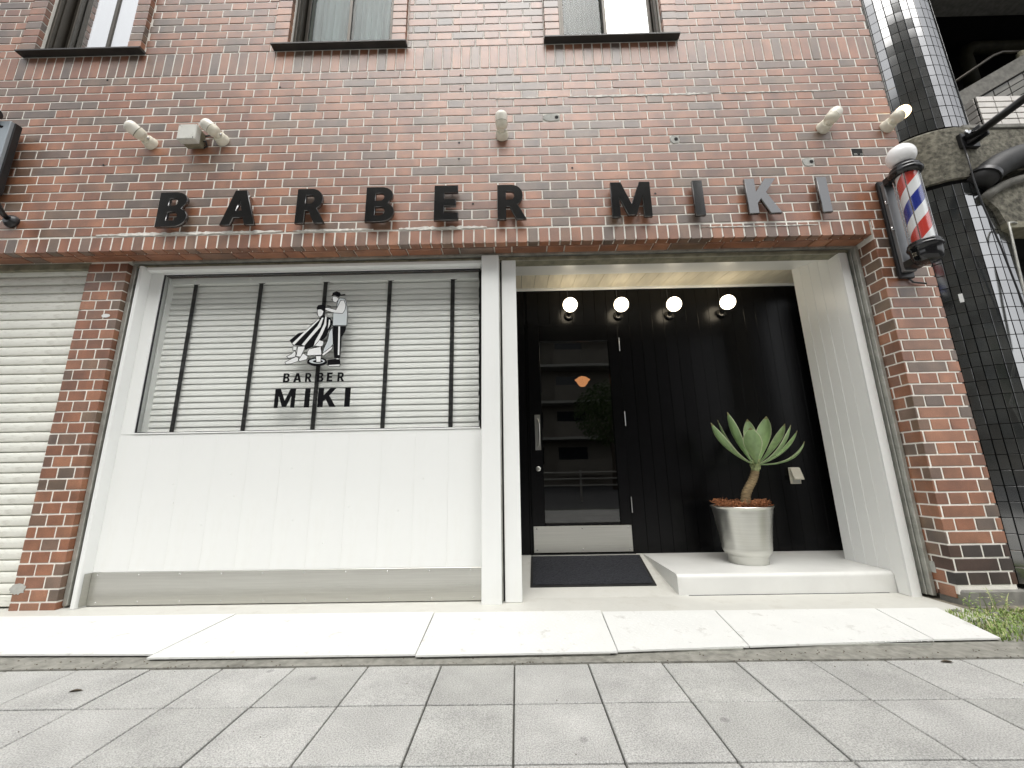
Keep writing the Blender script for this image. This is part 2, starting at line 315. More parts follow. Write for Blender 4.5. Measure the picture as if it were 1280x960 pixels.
    def obj(s, name, mats, parent=None, smooth=False, **kw):
        """links ONE mesh object, its origin at the middle of its own geometry's base"""
        if parent is None or True:
            xs = [v[0] for v in s.v]; ys = [v[1] for v in s.v]; zs = [v[2] for v in s.v]
            o0 = Vector(((min(xs) + max(xs)) / 2, (min(ys) + max(ys)) / 2, min(zs)))
            s.v = [tuple(Vector(v) - o0) for v in s.v]
        o = link(name, s.mesh(name, mats, smooth), parent, o0)
        return setp(o, **kw)

def box(name, m, x0, x1, y0, y1, z0, z1, parent=None, c=.002, **kw):
    return MB().cbox(x0, x1, y0, y1, z0, z1, c).obj(name, m, parent, **kw)

CACHE = {}
def piece(name, m, x0, x1, y0, y1, z0, z1, parent, c=.002, rot=None):
    """a chamfered box whose mesh is shared with every piece of the same size"""
    key = (round(x1 - x0, 3), round(y1 - y0, 3), round(z1 - z0, 3), m.name, c)
    if key not in CACHE:
        a, b, d = key[0] / 2, key[1] / 2, key[2] / 2
        CACHE[key] = MB().cbox(-a, a, -b, b, -d, d, c).mesh(name, m)
    o = link(name, CACHE[key], parent, ((x0 + x1) / 2, (y0 + y1) / 2, (z0 + z1) / 2))
    if rot: o.rotation_euler = rot
    return o

def proj(p):
    d = (p[0], p[1], p[2] - CAMZ); q = [sum(RM[r][c] * d[r] for r in range(3)) for c in range(3)]
    if q[2] < .05: return None
    return (q[0] / q[2] * FPX + 640, q[1] / q[2] * FPX + 480)
def shown(pts):
    """size in the picture of a face given by its corners, 0 outside the frame"""
    q = [proj(p) for p in pts]
    if any(t is None for t in q): return 0
    cx = sum(t[0] for t in q) / len(q); cy = sum(t[1] for t in q) / len(q)
    if not (-10 < cx < 1290 and -10 < cy < 970): return 0
    return abs(sum(q[i][0] * q[(i + 1) % len(q)][1] - q[(i + 1) % len(q)][0] * q[i][1] for i in range(len(q)))) / 2
def lay(name, m, specs, parent, limit=300, c=.002, jit=.0008, stuffname=None, rotj=.004):
    """specs: (x0,x1,y0,y1,z0,z1): the ones that show largest become objects, the rest one mesh"""
    def size(s): return shown([(s[0], s[2], s[4]), (s[1], s[2], s[4]), (s[1], s[2], s[5]), (s[0], s[2], s[5])])
    order = sorted(range(len(specs)), key=lambda i: -size(specs[i]))
    rest = MB(); nrest = 0
    for k, i in enumerate(order):
        s = specs[i]; dy = ru(-jit, jit)
        if k < limit and size(s) > 0:
            piece(name, m, s[0], s[1], s[2] + dy, s[3] + dy, s[4], s[5], parent, c, (0, ru(-rotj, rotj), ru(-rotj, rotj)))
        else:
            rest.cbox(s[0], s[1], s[2] + dy, s[3] + dy, s[4], s[5], c); nrest += 1
    if nrest: rest.obj(stuffname or name + '_mass', m, parent, kind='stuff')

def flat(name, outer, holes, y0, depth, m, parent=None, **kw):
    """a plate cut to a 2D outline (x,z) with holes, its front at y0"""
    cu = bpy.data.curves.new(name, 'CURVE'); cu.dimensions = '2D'; cu.fill_mode = 'BOTH'; cu.extrude = depth / 2; cu.bevel_depth = min(.0015, depth * .2); cu.bevel_resolution = 0
    cx = sum(p[0] for p in outer) / len(outer); z0 = min(p[1] for p in outer)
    for ring in [outer] + list(holes):
        sp = cu.splines.new('POLY'); sp.points.add(len(ring) - 1); sp.use_cyclic_u = True
        for q, (x, z) in zip(sp.points, ring): q.co = (x - cx, z - z0, 0, 1)
    tmp = bpy.data.objects.new('tmp', cu); COL.objects.link(tmp)
    bpy.context.view_layer.update()
    me = bpy.data.meshes.new_from_object(tmp.evaluated_get(bpy.context.evaluated_depsgraph_get()))
    bpy.data.objects.remove(tmp); bpy.data.curves.remove(cu)
    me.name = name
    me.transform(Matrix.Rotation(math.radians(90), 4, 'X'))       # (x,y,0) -> (x,0,y)
    me.materials.clear(); me.materials.append(m)
    o = link(name, me, parent, (cx, y0 + depth / 2, z0))
    return setp(o, **kw)

def arc(cx, cy, rx, ry, a0, a1, n=9):
    return [(cx + rx * math.cos(math.radians(a0 + (a1 - a0) * i / n)), cy + ry * math.sin(math.radians(a0 + (a1 - a0) * i / n))) for i in range(n + 1)]
GLY = {
 'B': ([(0, 0)] + arc(.42, .275, .33, .275, -90, 62) + arc(.40, .765, .30, .235, -42, 90) + [(0, 1)],
       [[(.24, .17)] + arc(.40, .30, .11, .13, -90, 90) + [(.24, .43)], [(.24, .60)] + arc(.385, .715, .095, .115, -90, 90) + [(.24, .83)]]),
 'R': ([(0, 0), (.24, 0), (.24, .37), (.35, .37), (.54, 0), (.82, 0), (.57, .43)] + arc(.40, .69, .33, .31, -48, 90) + [(0, 1)],
       [[(.24, .56)] + arc(.39, .69, .105, .13, -90, 90) + [(.24, .82)]]),
 'A': ([(0, 0), (.25, 0), (.31, .21), (.57, .21), (.63, 0), (.88, 0), (.585, 1), (.295, 1)], [[(.36, .40), (.52, .40), (.44, .75)]]),
 'E': ([(0, 0), (.60, 0), (.60, .2), (.24, .2), (.24, .41), (.54, .41), (.54, .6), (.24, .6), (.24, .8), (.59, .8), (.59, 1), (0, 1)], []),
 'M': ([(0, 0), (.2, 0), (.19, .64), (.40, .05), (.60, .05), (.81, .64), (.80, 0), (1, 0), (1, 1), (.74, 1), (.5, .36), (.26, 1), (0, 1)], []),
 'I': ([(0, 0), (.24, 0), (.24, 1), (0, 1)], []),
 'K': ([(0, 0), (.24, 0), (.24, .28), (.35, .43), (.55, 0), (.83, 0), (.50, .60), (.80, 1), (.53, 1), (.24, .60), (.24, 1), (0, 1)], []),
}
def glyph(ch, x0, x1, z0, z1):
    o, h = GLY[ch]; wmax = max(p[0] for p in o)
    f = lambda p: (x0 + p[0] / wmax * (x1 - x0), z0 + p[1] * (z1 - z0))
    return [f(p) for p in o], [[f(p) for p in r] for r in h]
def copy_tree(o, loc=None):
    """a thing and its parts, sharing mesh data"""
    c = o.copy(); COL.objects.link(c)
    if loc: c.location = loc
    PINV[c.name] = PINV.get(o.name, Matrix())
    for ch in list(o.children):
        d = ch.copy(); COL.objects.link(d); d.parent = c; d.matrix_parent_inverse = ch.matrix_parent_inverse
        for g in list(ch.children):
            e = g.copy(); COL.objects.link(e); e.parent = d; e.matrix_parent_inverse = g.matrix_parent_inverse
    return c

LOGO = [
(2,1,1,[(-1.2794,2.0461),(-1.235,2.0412),(-1.2206,2.0055),(-1.2083,1.9274),(-1.2063,1.8313),(-1.3097,1.8335),(-1.314,1.9297),(-1.2927,1.937),(-1.2895,2.0071)]),
(0,2,1,[(-1.2669,2.0262),(-1.2415,2.0295),(-1.2253,1.99),(-1.2282,1.9511),(-1.2444,1.9243),(-1.303,1.9295),(-1.3516,1.9445),(-1.3729,1.9543),(-1.3755,1.9684),(-1.3614,1.9743),(-1.2941,1.9541),(-1.2772,1.999)]),
(0,1,1,[(-1.3248,2.0629),(-1.2987,2.0584),(-1.2776,2.0422),(-1.2919,2.0189),(-1.3045,2.0105),(-1.3213,2.0195),(-1.3295,2.0394)]),
(1,3,0,[(-1.3358,2.0616),(-1.3284,2.0883),(-1.3014,2.1004),(-1.2755,2.0903),(-1.2665,2.0695),(-1.2799,2.0525),(-1.2982,2.0608),(-1.3143,2.069)]),
(1,3,0,[(-1.2771,2.0729),(-1.2377,2.0768),(-1.2333,2.0672),(-1.2696,2.0617)]),
(1,1,0,[(-1.3058,1.8296),(-1.2081,1.8275),(-1.2159,1.7859),(-1.2357,1.7448),(-1.2351,1.5886),(-1.2791,1.5895),(-1.2971,1.7235)]),
(0,2,0,[(-1.2665,1.8257),(-1.2542,1.8255),(-1.2425,1.6108),(-1.2539,1.611)]),
(0,1,1,[(-1.2663,1.5892),(-1.245,1.5888),(-1.2393,1.5696),(-1.2618,1.5685)]),
(1,2,0,[(-1.3262,1.5757),(-1.2729,1.5834),(-1.2371,1.5776),(-1.2294,1.543),(-1.2607,1.5364),(-1.3189,1.5405)]),
(0,3,1,[(-1.3211,1.5405),(-1.2301,1.543),(-1.2339,1.5285),(-1.308,1.5286)]),
(0,1,1,[(-1.4317,1.9595),(-1.4043,1.9628),(-1.3832,1.9468),(-1.3891,1.9144),(-1.4046,1.9008),(-1.418,1.9042),(-1.4274,1.9283)]),
(1,2,0,[(-1.4376,1.976),(-1.4261,1.9945),(-1.3927,1.9976),(-1.3751,1.9808),(-1.3764,1.9528),(-1.3884,1.9484),(-1.4041,1.9612),(-1.433,1.958)]),
(1,2,0,[(-1.4159,1.8895),(-1.3779,1.9118),(-1.3329,1.8954),(-1.3126,1.868),(-1.3133,1.8336),(-1.3367,1.7847),(-1.3455,1.7531),(-1.3825,1.7163),(-1.4291,1.6777),(-1.476,1.66),(-1.4946,1.653),(-1.4938,1.6812),(-1.5804,1.6883),(-1.6094,1.7263),(-1.5504,1.7816),(-1.5114,1.7884),(-1.4593,1.8482)]),
(0,3,0,[(-1.4156,1.8856),(-1.4065,1.8808),(-1.5074,1.7694),(-1.5721,1.6918),(-1.5877,1.7041),(-1.5276,1.7698)]),
(0,3,0,[(-1.3911,1.8959),(-1.38,1.8941),(-1.3963,1.824),(-1.4472,1.7568),(-1.4992,1.6858),(-1.5192,1.6922),(-1.4724,1.7573),(-1.418,1.832)]),
(0,3,0,[(-1.368,1.9062),(-1.3583,1.9029),(-1.3557,1.8383),(-1.3772,1.7704),(-1.4013,1.7182),(-1.4327,1.6777),(-1.4243,1.7187),(-1.3944,1.7859),(-1.3723,1.8463)]),
(0,3,0,[(-1.3389,1.8801),(-1.33,1.8776),(-1.3285,1.8416),(-1.3415,1.8076),(-1.3404,1.8457)]),
(0,2,1,[(-1.58,1.6845),(-1.5495,1.6802),(-1.555,1.6505),(-1.5782,1.6532)]),
(0,3,1,[(-1.5452,1.6801),(-1.4938,1.6812),(-1.4982,1.653),(-1.5173,1.6017),(-1.5505,1.606)]),
(0,1,1,[(-1.6182,1.6074),(-1.5879,1.6238),(-1.5636,1.6507),(-1.5531,1.6319),(-1.5572,1.6025),(-1.6048,1.5946)]),
(0,4,1,[(-1.6244,1.5656),(-1.5842,1.5883),(-1.5503,1.6038),(-1.5312,1.5983),(-1.5313,1.5711),(-1.5791,1.553),(-1.6185,1.5509)]),
(0,2,1,[(-1.5297,1.5835),(-1.5017,1.6309),(-1.4664,1.6043),(-1.4728,1.5824),(-1.524,1.5687)]),
(2,2,1,[(-1.3088,1.8221),(-1.2933,1.6935),(-1.3188,1.6568),(-1.3512,1.6189),(-1.3664,1.6148),(-1.3588,1.6576),(-1.3345,1.7243),(-1.3309,1.7846)]),
(0,3,1,[(-1.3941,1.7256),(-1.3638,1.7159),(-1.3641,1.686),(-1.3788,1.6744),(-1.4259,1.6813)]),
(0,4,1,[(-1.4632,1.6598),(-1.379,1.6766),(-1.3692,1.6134),(-1.4742,1.6111),(-1.4726,1.6392)]),
(0,4,1,[(-1.3637,1.6244),(-1.2938,1.6823),(-1.2974,1.6563),(-1.3518,1.6093),(-1.3673,1.6089)]),
(1,1,0,[(-1.325,1.5625),(-1.3277,1.5526),(-1.3372,1.5438),(-1.3526,1.537),(-1.3723,1.5329),(-1.3945,1.5318),(-1.4169,1.5338),(-1.4375,1.5387),(-1.4542,1.5462),(-1.4653,1.5554),(-1.4698,1.5654),(-1.4672,1.5753),(-1.4578,1.5842),(-1.4424,1.591),(-1.4226,1.5952),(-1.4003,1.5963),(-1.3778,1.5943),(-1.3571,1.5893),(-1.3405,1.5818),(-1.3294,1.5726)]),
(2,2,0,[(-1.3424,1.5672),(-1.3447,1.5619),(-1.3521,1.5571),(-1.364,1.5535),(-1.3792,1.5513),(-1.3962,1.5508),(-1.4134,1.552),(-1.429,1.5548),(-1.4416,1.5589),(-1.4499,1.564),(-1.4532,1.5695),(-1.451,1.5749),(-1.4436,1.5796),(-1.4317,1.5833),(-1.4164,1.5855),(-1.3994,1.586),(-1.3822,1.5848),(-1.3665,1.582),(-1.3539,1.5778),(-1.3456,1.5727)]),
(1,3,0,[(-1.3537,1.566),(-1.3552,1.5629),(-1.3602,1.5601),(-1.3681,1.558),(-1.3783,1.5568),(-1.3896,1.5565),(-1.4011,1.5572),(-1.4115,1.5589),(-1.4199,1.5613),(-1.4254,1.5643),(-1.4275,1.5675),(-1.426,1.5706),(-1.421,1.5734),(-1.413,1.5755),(-1.4029,1.5768),(-1.3915,1.577),(-1.38,1.5763),(-1.3696,1.5746),(-1.3612,1.5722),(-1.3558,1.5692)]),
(0,4,1,[(-1.4106,1.6083),(-1.3715,1.6075),(-1.3702,1.5605),(-1.4028,1.5611)]),
]

# ================================================================== GROUND
D = 2.54                      # front of the brick wall
ROW = 0.0735; LONG = .2418; SHORT = .1150; JT = .0099; PER = LONG + SHORT + 2 * JT
ZS = 2.338                    # underside of the brick lintel
ZR = 2.457                    # top of the lintel's soldier course
ZB = 3.853                    # foot of the tall soldier course
ZT = 4.073

MB().box(-60, 60, -60, 40, -.30, -.05).obj('ground', M['asphalt'], kind='structure')
side = link('sidewalk', MB().box(-6.0, 6.0, -3.2, 1.888, -.045, -.010).mesh('sidewalk', M['grout']), None, (0, 0, 0)); setp(side, kind='structure')
PX, PY = .3007, .2975
specs = []
for r in range(15):
    y1 = 1.885 - r * PY
    for k in range(-19, 19):
        x0 = -.026 + k * PX
        specs.append((x0 + .003, x0 + PX - .003, y1 - PY + .004, y1 - .004, -.045, ru(-.0012, .0012)))
def slabsize(s): return shown([(s[0], s[2], s[5]), (s[1], s[2], s[5]), (s[1], s[3], s[5]), (s[0], s[3], s[5])])
rest = MB()
for s in sorted(specs, key=lambda s: -slabsize(s)):
    if slabsize(s) > 0: piece('paving_slab', M['slab'], s[0], s[1], s[2], s[3], s[4], s[5], side, .0025, (ru(-.002, .002), ru(-.002, .002), 0))
    else: rest.cbox(*s, .0025)
rest.obj('paving_slab_mass', M['slab'], side, kind='stuff')
# grey concrete strip between paving and the white plates, bending back a little at both ends
kb = MB()
def strip(pts_front, pts_back, z0, z1, mb):
    n = len(pts_front); k = len(mb.v)
    for (a, b) in zip(pts_front, pts_back): mb.v += [(a[0], a[1], z0), (b[0], b[1], z0), (b[0], b[1], z1), (a[0], a[1], z1)]
    for i in range(n - 1):
        p, q = k + 4 * i, k + 4 * i + 4
        for j in range(4): mb.face((p + j, q + j, q + (j + 1) % 4, p + (j + 1) % 4))
    mb.face((k, k + 1, k + 2, k + 3)); mb.face((k + 4 * n - 1, k + 4 * n - 2, k + 4 * n - 3, k + 4 * n - 4))
xs = [-5.9 + i * .2 for i in range(60)]
strip([(x, 1.8905) for x in xs], [(x, 2.30) for x in xs], -.04, .002, kb)
kb.obj('kerb_strip', M['kerb'], kind='structure')
# painted concrete strip in front of the shop
MB().cbox(-6, 2.44, 2.30, 2.80, -.05, .006, .004).obj('concrete_apron', M['floor'], kind='structure')
MB().box(2.44, 6.5, 2.302, 2.9, -.05, .003).obj('verge_ground', M['soil'], kind='structure')
MB().box(2.9, 9, 2.9, 12, -.05, .004).obj('neighbour_ground', M['smoothcon'], kind='structure')

# ================================================================== WHITE RAMP PLATES
def ramp_plate(fl, fr, br, bl, zf, zb, label, rough=True):
    t = thing('ramp_plate', label, 'ramp plate', (fl[0], fl[1], 0), 'white steel ramp plates laid along the shop front')
    th = .007
    v = [(fl[0], fl[1], zf), (fr[0], fr[1], zf), (br[0], br[1], zb), (bl[0], bl[1], zb)]
    mb = MB().add(v + [(a, b, c + th) for a, b, c in v], [(0, 3, 2, 1), (4, 5, 6, 7), (0, 1, 5, 4), (1, 2, 6, 5), (2, 3, 7, 6), (3, 0, 4, 7)])
    mb.obj('sheet', M['plate'], t)
    # folded front leg that carries the plate
    mb = MB().box(fl[0] + .03, fr[0] - .03, fl[1] + .02, fl[1] + .03, .001, zf); mb.obj('support_bar', M['alu'], t)
    # raised tread pattern, one relief on the sheet
    tr = MB(); st = .026; ny = int((bl[1] - fl[1]) / st); 
    for j in range(1, ny):
        y = fl[1] + j * st; f = (y - fl[1]) / (bl[1] - fl[1])
        xa = fl[0] + (bl[0] - fl[0]) * f + .02; xb = fr[0] + (br[0] - fr[0]) * f - .02; z = zf + (zb - zf) * f + th
        i = 0; x = xa + (j % 2) * st / 2
        while x < xb:
            sgn = 1 if (i + j) % 2 else -1
            a, b = .0085, .0026; c, s_ = math.cos(sgn * .8), math.sin(sgn * .8)
            P = [(x + u * c - v_ * s_, y + u * s_ + v_ * c, z + h + (zb - zf) / (bl[1] - fl[1]) * (u * s_ + v_ * c)) for u, v_, h in ((-a, 0, 0), (0, -b, 0), (a, 0, 0), (0, b, 0), (0, 0, .0012))]
            tr.add(P, [(0, 1, 4), (1, 2, 4), (2, 3, 4), (3, 0, 4)]); x += st; i += 1
    tr.obj('tread_pattern', M['plate'], t, kind='stuff')
    return t
ramp_plate((-3.70, 2.02), (-2.402, 2.012), (-2.61, 2.51), (-3.74, 2.51), .008, .018, 'white ramp plate in front of the roller shutter and left brick pillar')
ramp_plate((-2.398, 2.01), (-1.615, 1.99), (-1.60, 2.50), (-2.605, 2.50), .010, .018, 'white ramp plate with its front edge set back, second from the left')
ramp_plate((-1.611, 1.952), (-.452, 1.952), (-.478, 2.488), (-1.59, 2.488), .010, .018, 'long white ramp plate below the steel skirting of the window bay')
ramp_plate((-.447, 1.935), (.412, 1.948), (.443, 2.470), (-.470, 2.470), .012, .019, 'white ramp plate in front of the white posts and doormat')
ramp_plate((.417, 1.962), (.992, 1.992), (1.058, 2.452), (.448, 2.452), .010, .018, 'white ramp plate in front of the left end of the entrance step', )
ramp_plate((.996, 1.992), (1.832, 2.040), (1.918, 2.445), (1.062, 2.445), .010, .018, 'white ramp plate in front of the potted agave')
ramp_plate((1.836, 2.040), (2.135, 2.045), (2.25, 2.44), (1.922, 2.44), .010, .018, 'narrow white ramp plate at the right end beside the grass tuft')

# ================================================================== BRICK WALL ABOVE THE SHOP
XL, XR, ZTOP = -4.95, 2.83, 5.35
WIN = [(-3.89, -2.915), (-1.862, -.815), (.282, 1.330)]           # brick surrounds of the upper windows
OPEN = [(-3.762, -3.022), (-1.742, -.928), (.400, 1.207)]        # clear openings
wall = thing('brick_wall', 'red and dark brick upper wall carrying the shop letters', 'wall', (0, D, ZS))
core = MB()
core.box(XL, XR - .01, D + .0035, D + .30, ZR - .003, 4.078)
core.box(XL, 2.478, D + .0035, D + .30, ZS + .012, ZR - .004)
e = [XL] + [t for o in OPEN for t in o] + [XR - .01]
for i in range(0, len(e), 2): core.box(e[i], e[i + 1], D + .0035, D + .30, 4.079, ZTOP)
core.obj('mortar_backing', M['mortar'], wall)

def split(x0, x1, blocks):
    segs = [(x0, x1)]
    for a, b in blocks:
        out = []
        for s in segs:
            if b <= s[0] or a >= s[1]: out.append(s); continue
            if a - s[0] > .018: out.append((s[0], a))
            if s[1] - b > .018: out.append((b, s[1]))
        segs = out
    return segs
HOLE = (2.472, 2.552)
PATCH = [(.245, .365, 6), (1.175, 1.235, 9), (2.105, 2.185, 12)]
specs = []
nrow = 19
for r in range(nrow):                                             # the rows between the two soldier courses, counted from the top
    z1 = ZB - r * ROW - JT / 2; z0 = z1 - ROW + JT
    start = .030 + (0 if r % 2 == 0 else PER / 2) + ru(-.004, .004)
    n0 = int((XL - start) // PER)
    for n in range(n0, int((XR - start) // PER) + 1):
        for a, b in ((start + n * PER, start + n * PER + LONG), (start + n * PER + LONG + JT, start + n * PER + LONG + JT + SHORT)):
            a, b = max(a, XL), min(b, XR + ru(-.004, .002))
            if b - a < .018: continue
            bl = [HOLE] if r == 11 else []
            bl += [(p[0] - .004, p[1] + .004) for p in PATCH if p[2] == r]
            for s in split(a, b, bl): specs.append((s[0], s[1], D, D + .03, z0, z1))
for r in range(18):                                               # rows beside the windows
    z0 = ZT + r * ROW + JT / 2; z1 = z0 + ROW - JT
    if z1 > ZTOP: break
    start = .118 + (0 if r % 2 == 0 else PER / 2) + ru(-.004, .004)
    for n in range(int((XL - start) // PER), int((XR - start) // PER) + 1):
        for a, b in ((start + n * PER, start + n * PER + LONG), (start + n * PER + LONG + JT, start + n * PER + LONG + JT + SHORT)):
            a, b = max(a, XL), min(b, XR + ru(-.004, .002))
            if b - a < .018: continue
            for s in split(a, b, [(w0 - .008, w1 + .008) for w0, w1 in WIN]): specs.append((s[0], s[1], D, D + .03, z0, z1))
lay('brick', M['brick'], specs, wall, 300, .0022)
sold = []
x = 1.0 * -4.93
while x < XR - .03:
    sold.append((x, min(x + ROW - JT, XR), D, D + .03, ZB + JT / 2, ZT - JT / 2)); x += ROW
lay('soldier_brick', M['brick'], sold, wall, 300, .0022)
lint = []; x = -4.93
while x < 2.468:
    lint.append((x, min(x + .0752 - JT, 2.476), D, D + .0555, ZS, ZR - JT)); x += .0752
lay('lintel_brick', M['brick'], lint, wall, 300, .0025)
sof = []; x = -4.90; k = 0
while x < 2.46:
    b = x + (LONG if k % 2 == 0 else SHORT); b = min(b, 2.476)
    sof.append((x, b, D + .0655, D + .142, ZS, ZS + .03)); x = b + JT; k += 1
for s in sof: piece('soffit_brick', M['brick'], *s, wall, .0022)
# brick surrounds of the windows, a little proud of the wall
jam = []
for (w0, w1), (o0, o1) in zip(WIN, OPEN):
    for r in range(17):
        z0 = 4.108 + r * ROW; z1 = z0 + ROW - JT
        jam.append((w0, o0 - .004, D - .035, D + .09, z0, z1)); jam.append((o1 + .004, w1, D - .035, D + .09, z0, z1))
lay('jamb_brick', M['brick'], jam, wall, 200, .0022)
jb = MB()
for (w0, w1), (o0, o1) in zip(WIN, OPEN):
    jb.box(w0 + .006, o0 - .008, D - .0315, D + .003, 4.104, ZTOP); jb.box(o1 + .008, w1 - .006, D - .0315, D + .003, 4.104, ZTOP)
jb.obj('jamb_mortar', M['mortar'], wall, kind='stuff')
# the broken brick, cement repairs, the long smears of mortar, old drill holes
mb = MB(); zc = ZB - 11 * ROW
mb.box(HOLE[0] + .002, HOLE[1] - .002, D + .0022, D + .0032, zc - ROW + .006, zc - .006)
mb.obj('cavity_shade', M['dark'], wall)  # thin black sheet: the hole's deep shade put into colour
ch = MB()
for i in range(7):
    cx = ru(HOLE[0] + .012, HOLE[1] - .012); s = ru(.006, .013)
    ch.cbox(cx - s, cx + s, D + .001, D + .006, zc - ROW + .008, zc - ROW + .008 + s * 1.6, .003)
ch.obj('broken_brick_crumbs', M['cement'], wall, kind='stuff')
def blob(x0, x1, z0, z1, y, th, n=28, jag=.18, sd=1):
    R = random.Random(sd); cx, cz, rx, rz = (x0 + x1) / 2, (z0 + z1) / 2, (x1 - x0) / 2, (z1 - z0) / 2; P = []
    for i in range(n):
        a = 2 * math.pi * i / n; c, s = math.cos(a), math.sin(a); q = (abs(c) ** 3 + abs(s) ** 3) ** (-1 / 3) * (1 - R.random() * jag)
        P.append((cx + rx * c * q, cz + rz * s * q))
    return MB().prism(P, 'y', y, y + th)
for i, (a, b, r) in enumerate(PATCH):
    z1 = ZB - r * ROW
    blob(a - .006, b + .008, z1 - ROW + .002, z1 - .002, D - .0015, .014, sd=i).obj('cement_patch', M['cement'], wall)
    MB().lathe([(.0, -.004), (.012, -.004), (.014, .002), (.0, .003)], (b - .02, D - .002, z1 - ROW * .5), (0, -1, 0), 10).obj('drill_hole', M['dark'], wall)
def smear(x0, x1, z, th, sd):
    R = random.Random(sd); top = []; bot = []; n = int((x1 - x0) / .018)
    for i in range(n + 1):
        x = x0 + (x1 - x0) * i / n; t = th * (.35 + .75 * R.random()) * min(1, 4 * i / n + .3, 4 * (n - i) / n + .3)
        top.append((x, z + t / 2 + R.uniform(-.002, .002))); bot.append((x, z - t / 2 + R.uniform(-.002, .002)))
    MB().prism(top + bot[::-1], 'y', D - .0035, D + .008).obj('mortar_smear', M['smear'], wall)
smear(-2.95, -1.62, ZR + .008, .026, 3); smear(-1.55, -.98, ZR + .008, .018, 4); smear(-.80, -.18, ZR + .006, .026, 5)
smear(-.11, .36, ZB - 3.98 * ROW, .012, 6); smear(.44, 1.52, ZB - 4.0 * ROW, .020, 7); smear(1.6, 2.47, ZB - 4.0 * ROW, .010, 8)
smear(1.30, 2.12, ZS + .085, .008, 10)
dh = MB()
for (x, z) in ((-.38, 3.79), (-.38, 3.66), (-.385, 3.17), (-.385, 3.03), (.44, 2.93), (-3.15, 3.83), (-3.02, 3.05), (1.02, 2.70), (-.28, 2.65), (-1.78, 3.72), (-2.05, 2.98)):
    dh.lathe([(.0, -.001), (.007, -.001), (.008, .0006), (0, .001)], (x, D - .0012, z), (0, -1, 0), 9)
dh.obj('drill_holes', M['dark'], wall, kind='stuff')

# ================================================================== BRICK PILLARS
def pillar_specs_right():
    S = []; r = 0; z = ZR
    while z - ROW > .01:
        z1 = z - JT / 2; z0 = z - ROW + JT / 2; low = z0 < .085
        up = z1 > ZS + .01
        x0 = 2.490 if up else 2.483
        if r % 2 == 0:
            S += [(x0, 2.4955, D + (.02 if low else 0), D + (.028 if up else .115), z0, z1)] + [] if low else [(x0, 2.4955, D, D + (.028 if up else .115), z0, z1), (2.506, 2.747, D, D + .03, z0, z1), (2.757, 2.83 + ru(-.003, .002), D, D + .03, z0, z1)]
            if not up: S += [(x0, 2.513, D + .125, D + .155, z0, z1)]
        else:
            S += [(x0, 2.513, D + .02, D + .048, z0, z1)] if low else [(x0, 2.553, D, D + (.028 if up else .048), z0, z1), (2.563, 2.672, D, D + .03, z0, z1), (2.682, 2.789, D, D + .03, z0, z1), (2.799, 2.83 + ru(-.003, .002), D, D + .03, z0, z1)]
            if not up: S += [(x0, 2.513, D + .058, D + .155, z0, z1)]
        z -= ROW; r += 1
    return S
pr = thing('brick_pillar', 'brick pillar on the right below the barber pole', 'pillar', (2.66, D, 0))
MB().box(2.4868, 2.8205, D + .0037, D + .157, .06, ZS - .002).box(2.4885, 2.8205, D + .0037, D + .157, ZS - .0015, ZR - .0045).obj('mortar_backing', M['mortar'], pr)
PS = pillar_specs_right()
lay('brick', M['brick'], [q for q in PS if q[4] > .30 or q[2] > D + .01], pr, 300, .0022)
lay('brick', M['brick_dark'], [q for q in PS if not (q[4] > .30 or q[2] > D + .01)], pr, 300, .0022)
mb = MB().cbox(2.494, 2.86, D - .012, D + .14, -.03, .083, .010); mb.obj('concrete_footing', M['smoothcon'], pr)
blob(2.478, 2.53, .155, .225, D + .10, .02, sd=31)
MB().cbox(2.4805, 2.49, D + .105, D + .152, .15, .215, .003).obj('cement_patch', M['cement'], pr)
def pillar_specs_left():
    S = []; r = 0; z = ZS - .008; y = 2.68; xl, xr = -3.112, -2.826
    while z > .02:
        z1 = z - JT / 2; z0 = max(z - ROW + JT / 2, .006)
        pat = (.055, SHORT) if r % 2 else (.115 - .01, .103)
        x = xl
        for w in pat: S.append((x, x + w, y, y + .03, z0, z1)); x += w + JT
        S.append((x, xr, y, y + .05, z0, z1))
        z -= ROW; r += 1
    return S
pl = thing('brick_pillar', 'brick pillar on the left between the roller shutter and the white window bay', 'pillar', (-2.97, 2.68, 0))
MB().box(-3.102, -2.8295, 2.6835, 2.86, .004, ZS + .02).obj('mortar_backing', M['mortar'], pl)
lay('brick', M['brick'], pillar_specs_left(), pl, 300, .0022)
blob(-3.135, -3.03, .095, .165, 2.6775, .012, sd=41, jag=.3).obj('cement_patch', M['cement'], pl)
ov = [( -2.905 + .030 * math.cos(t * math.pi / 8), 1.915 + .014 * math.sin(t * math.pi / 8)) for t in range(16)]
MB().prism(ov, 'y', 2.6765, 2.6795).obj('oval_sticker', M['decalw'], pl)

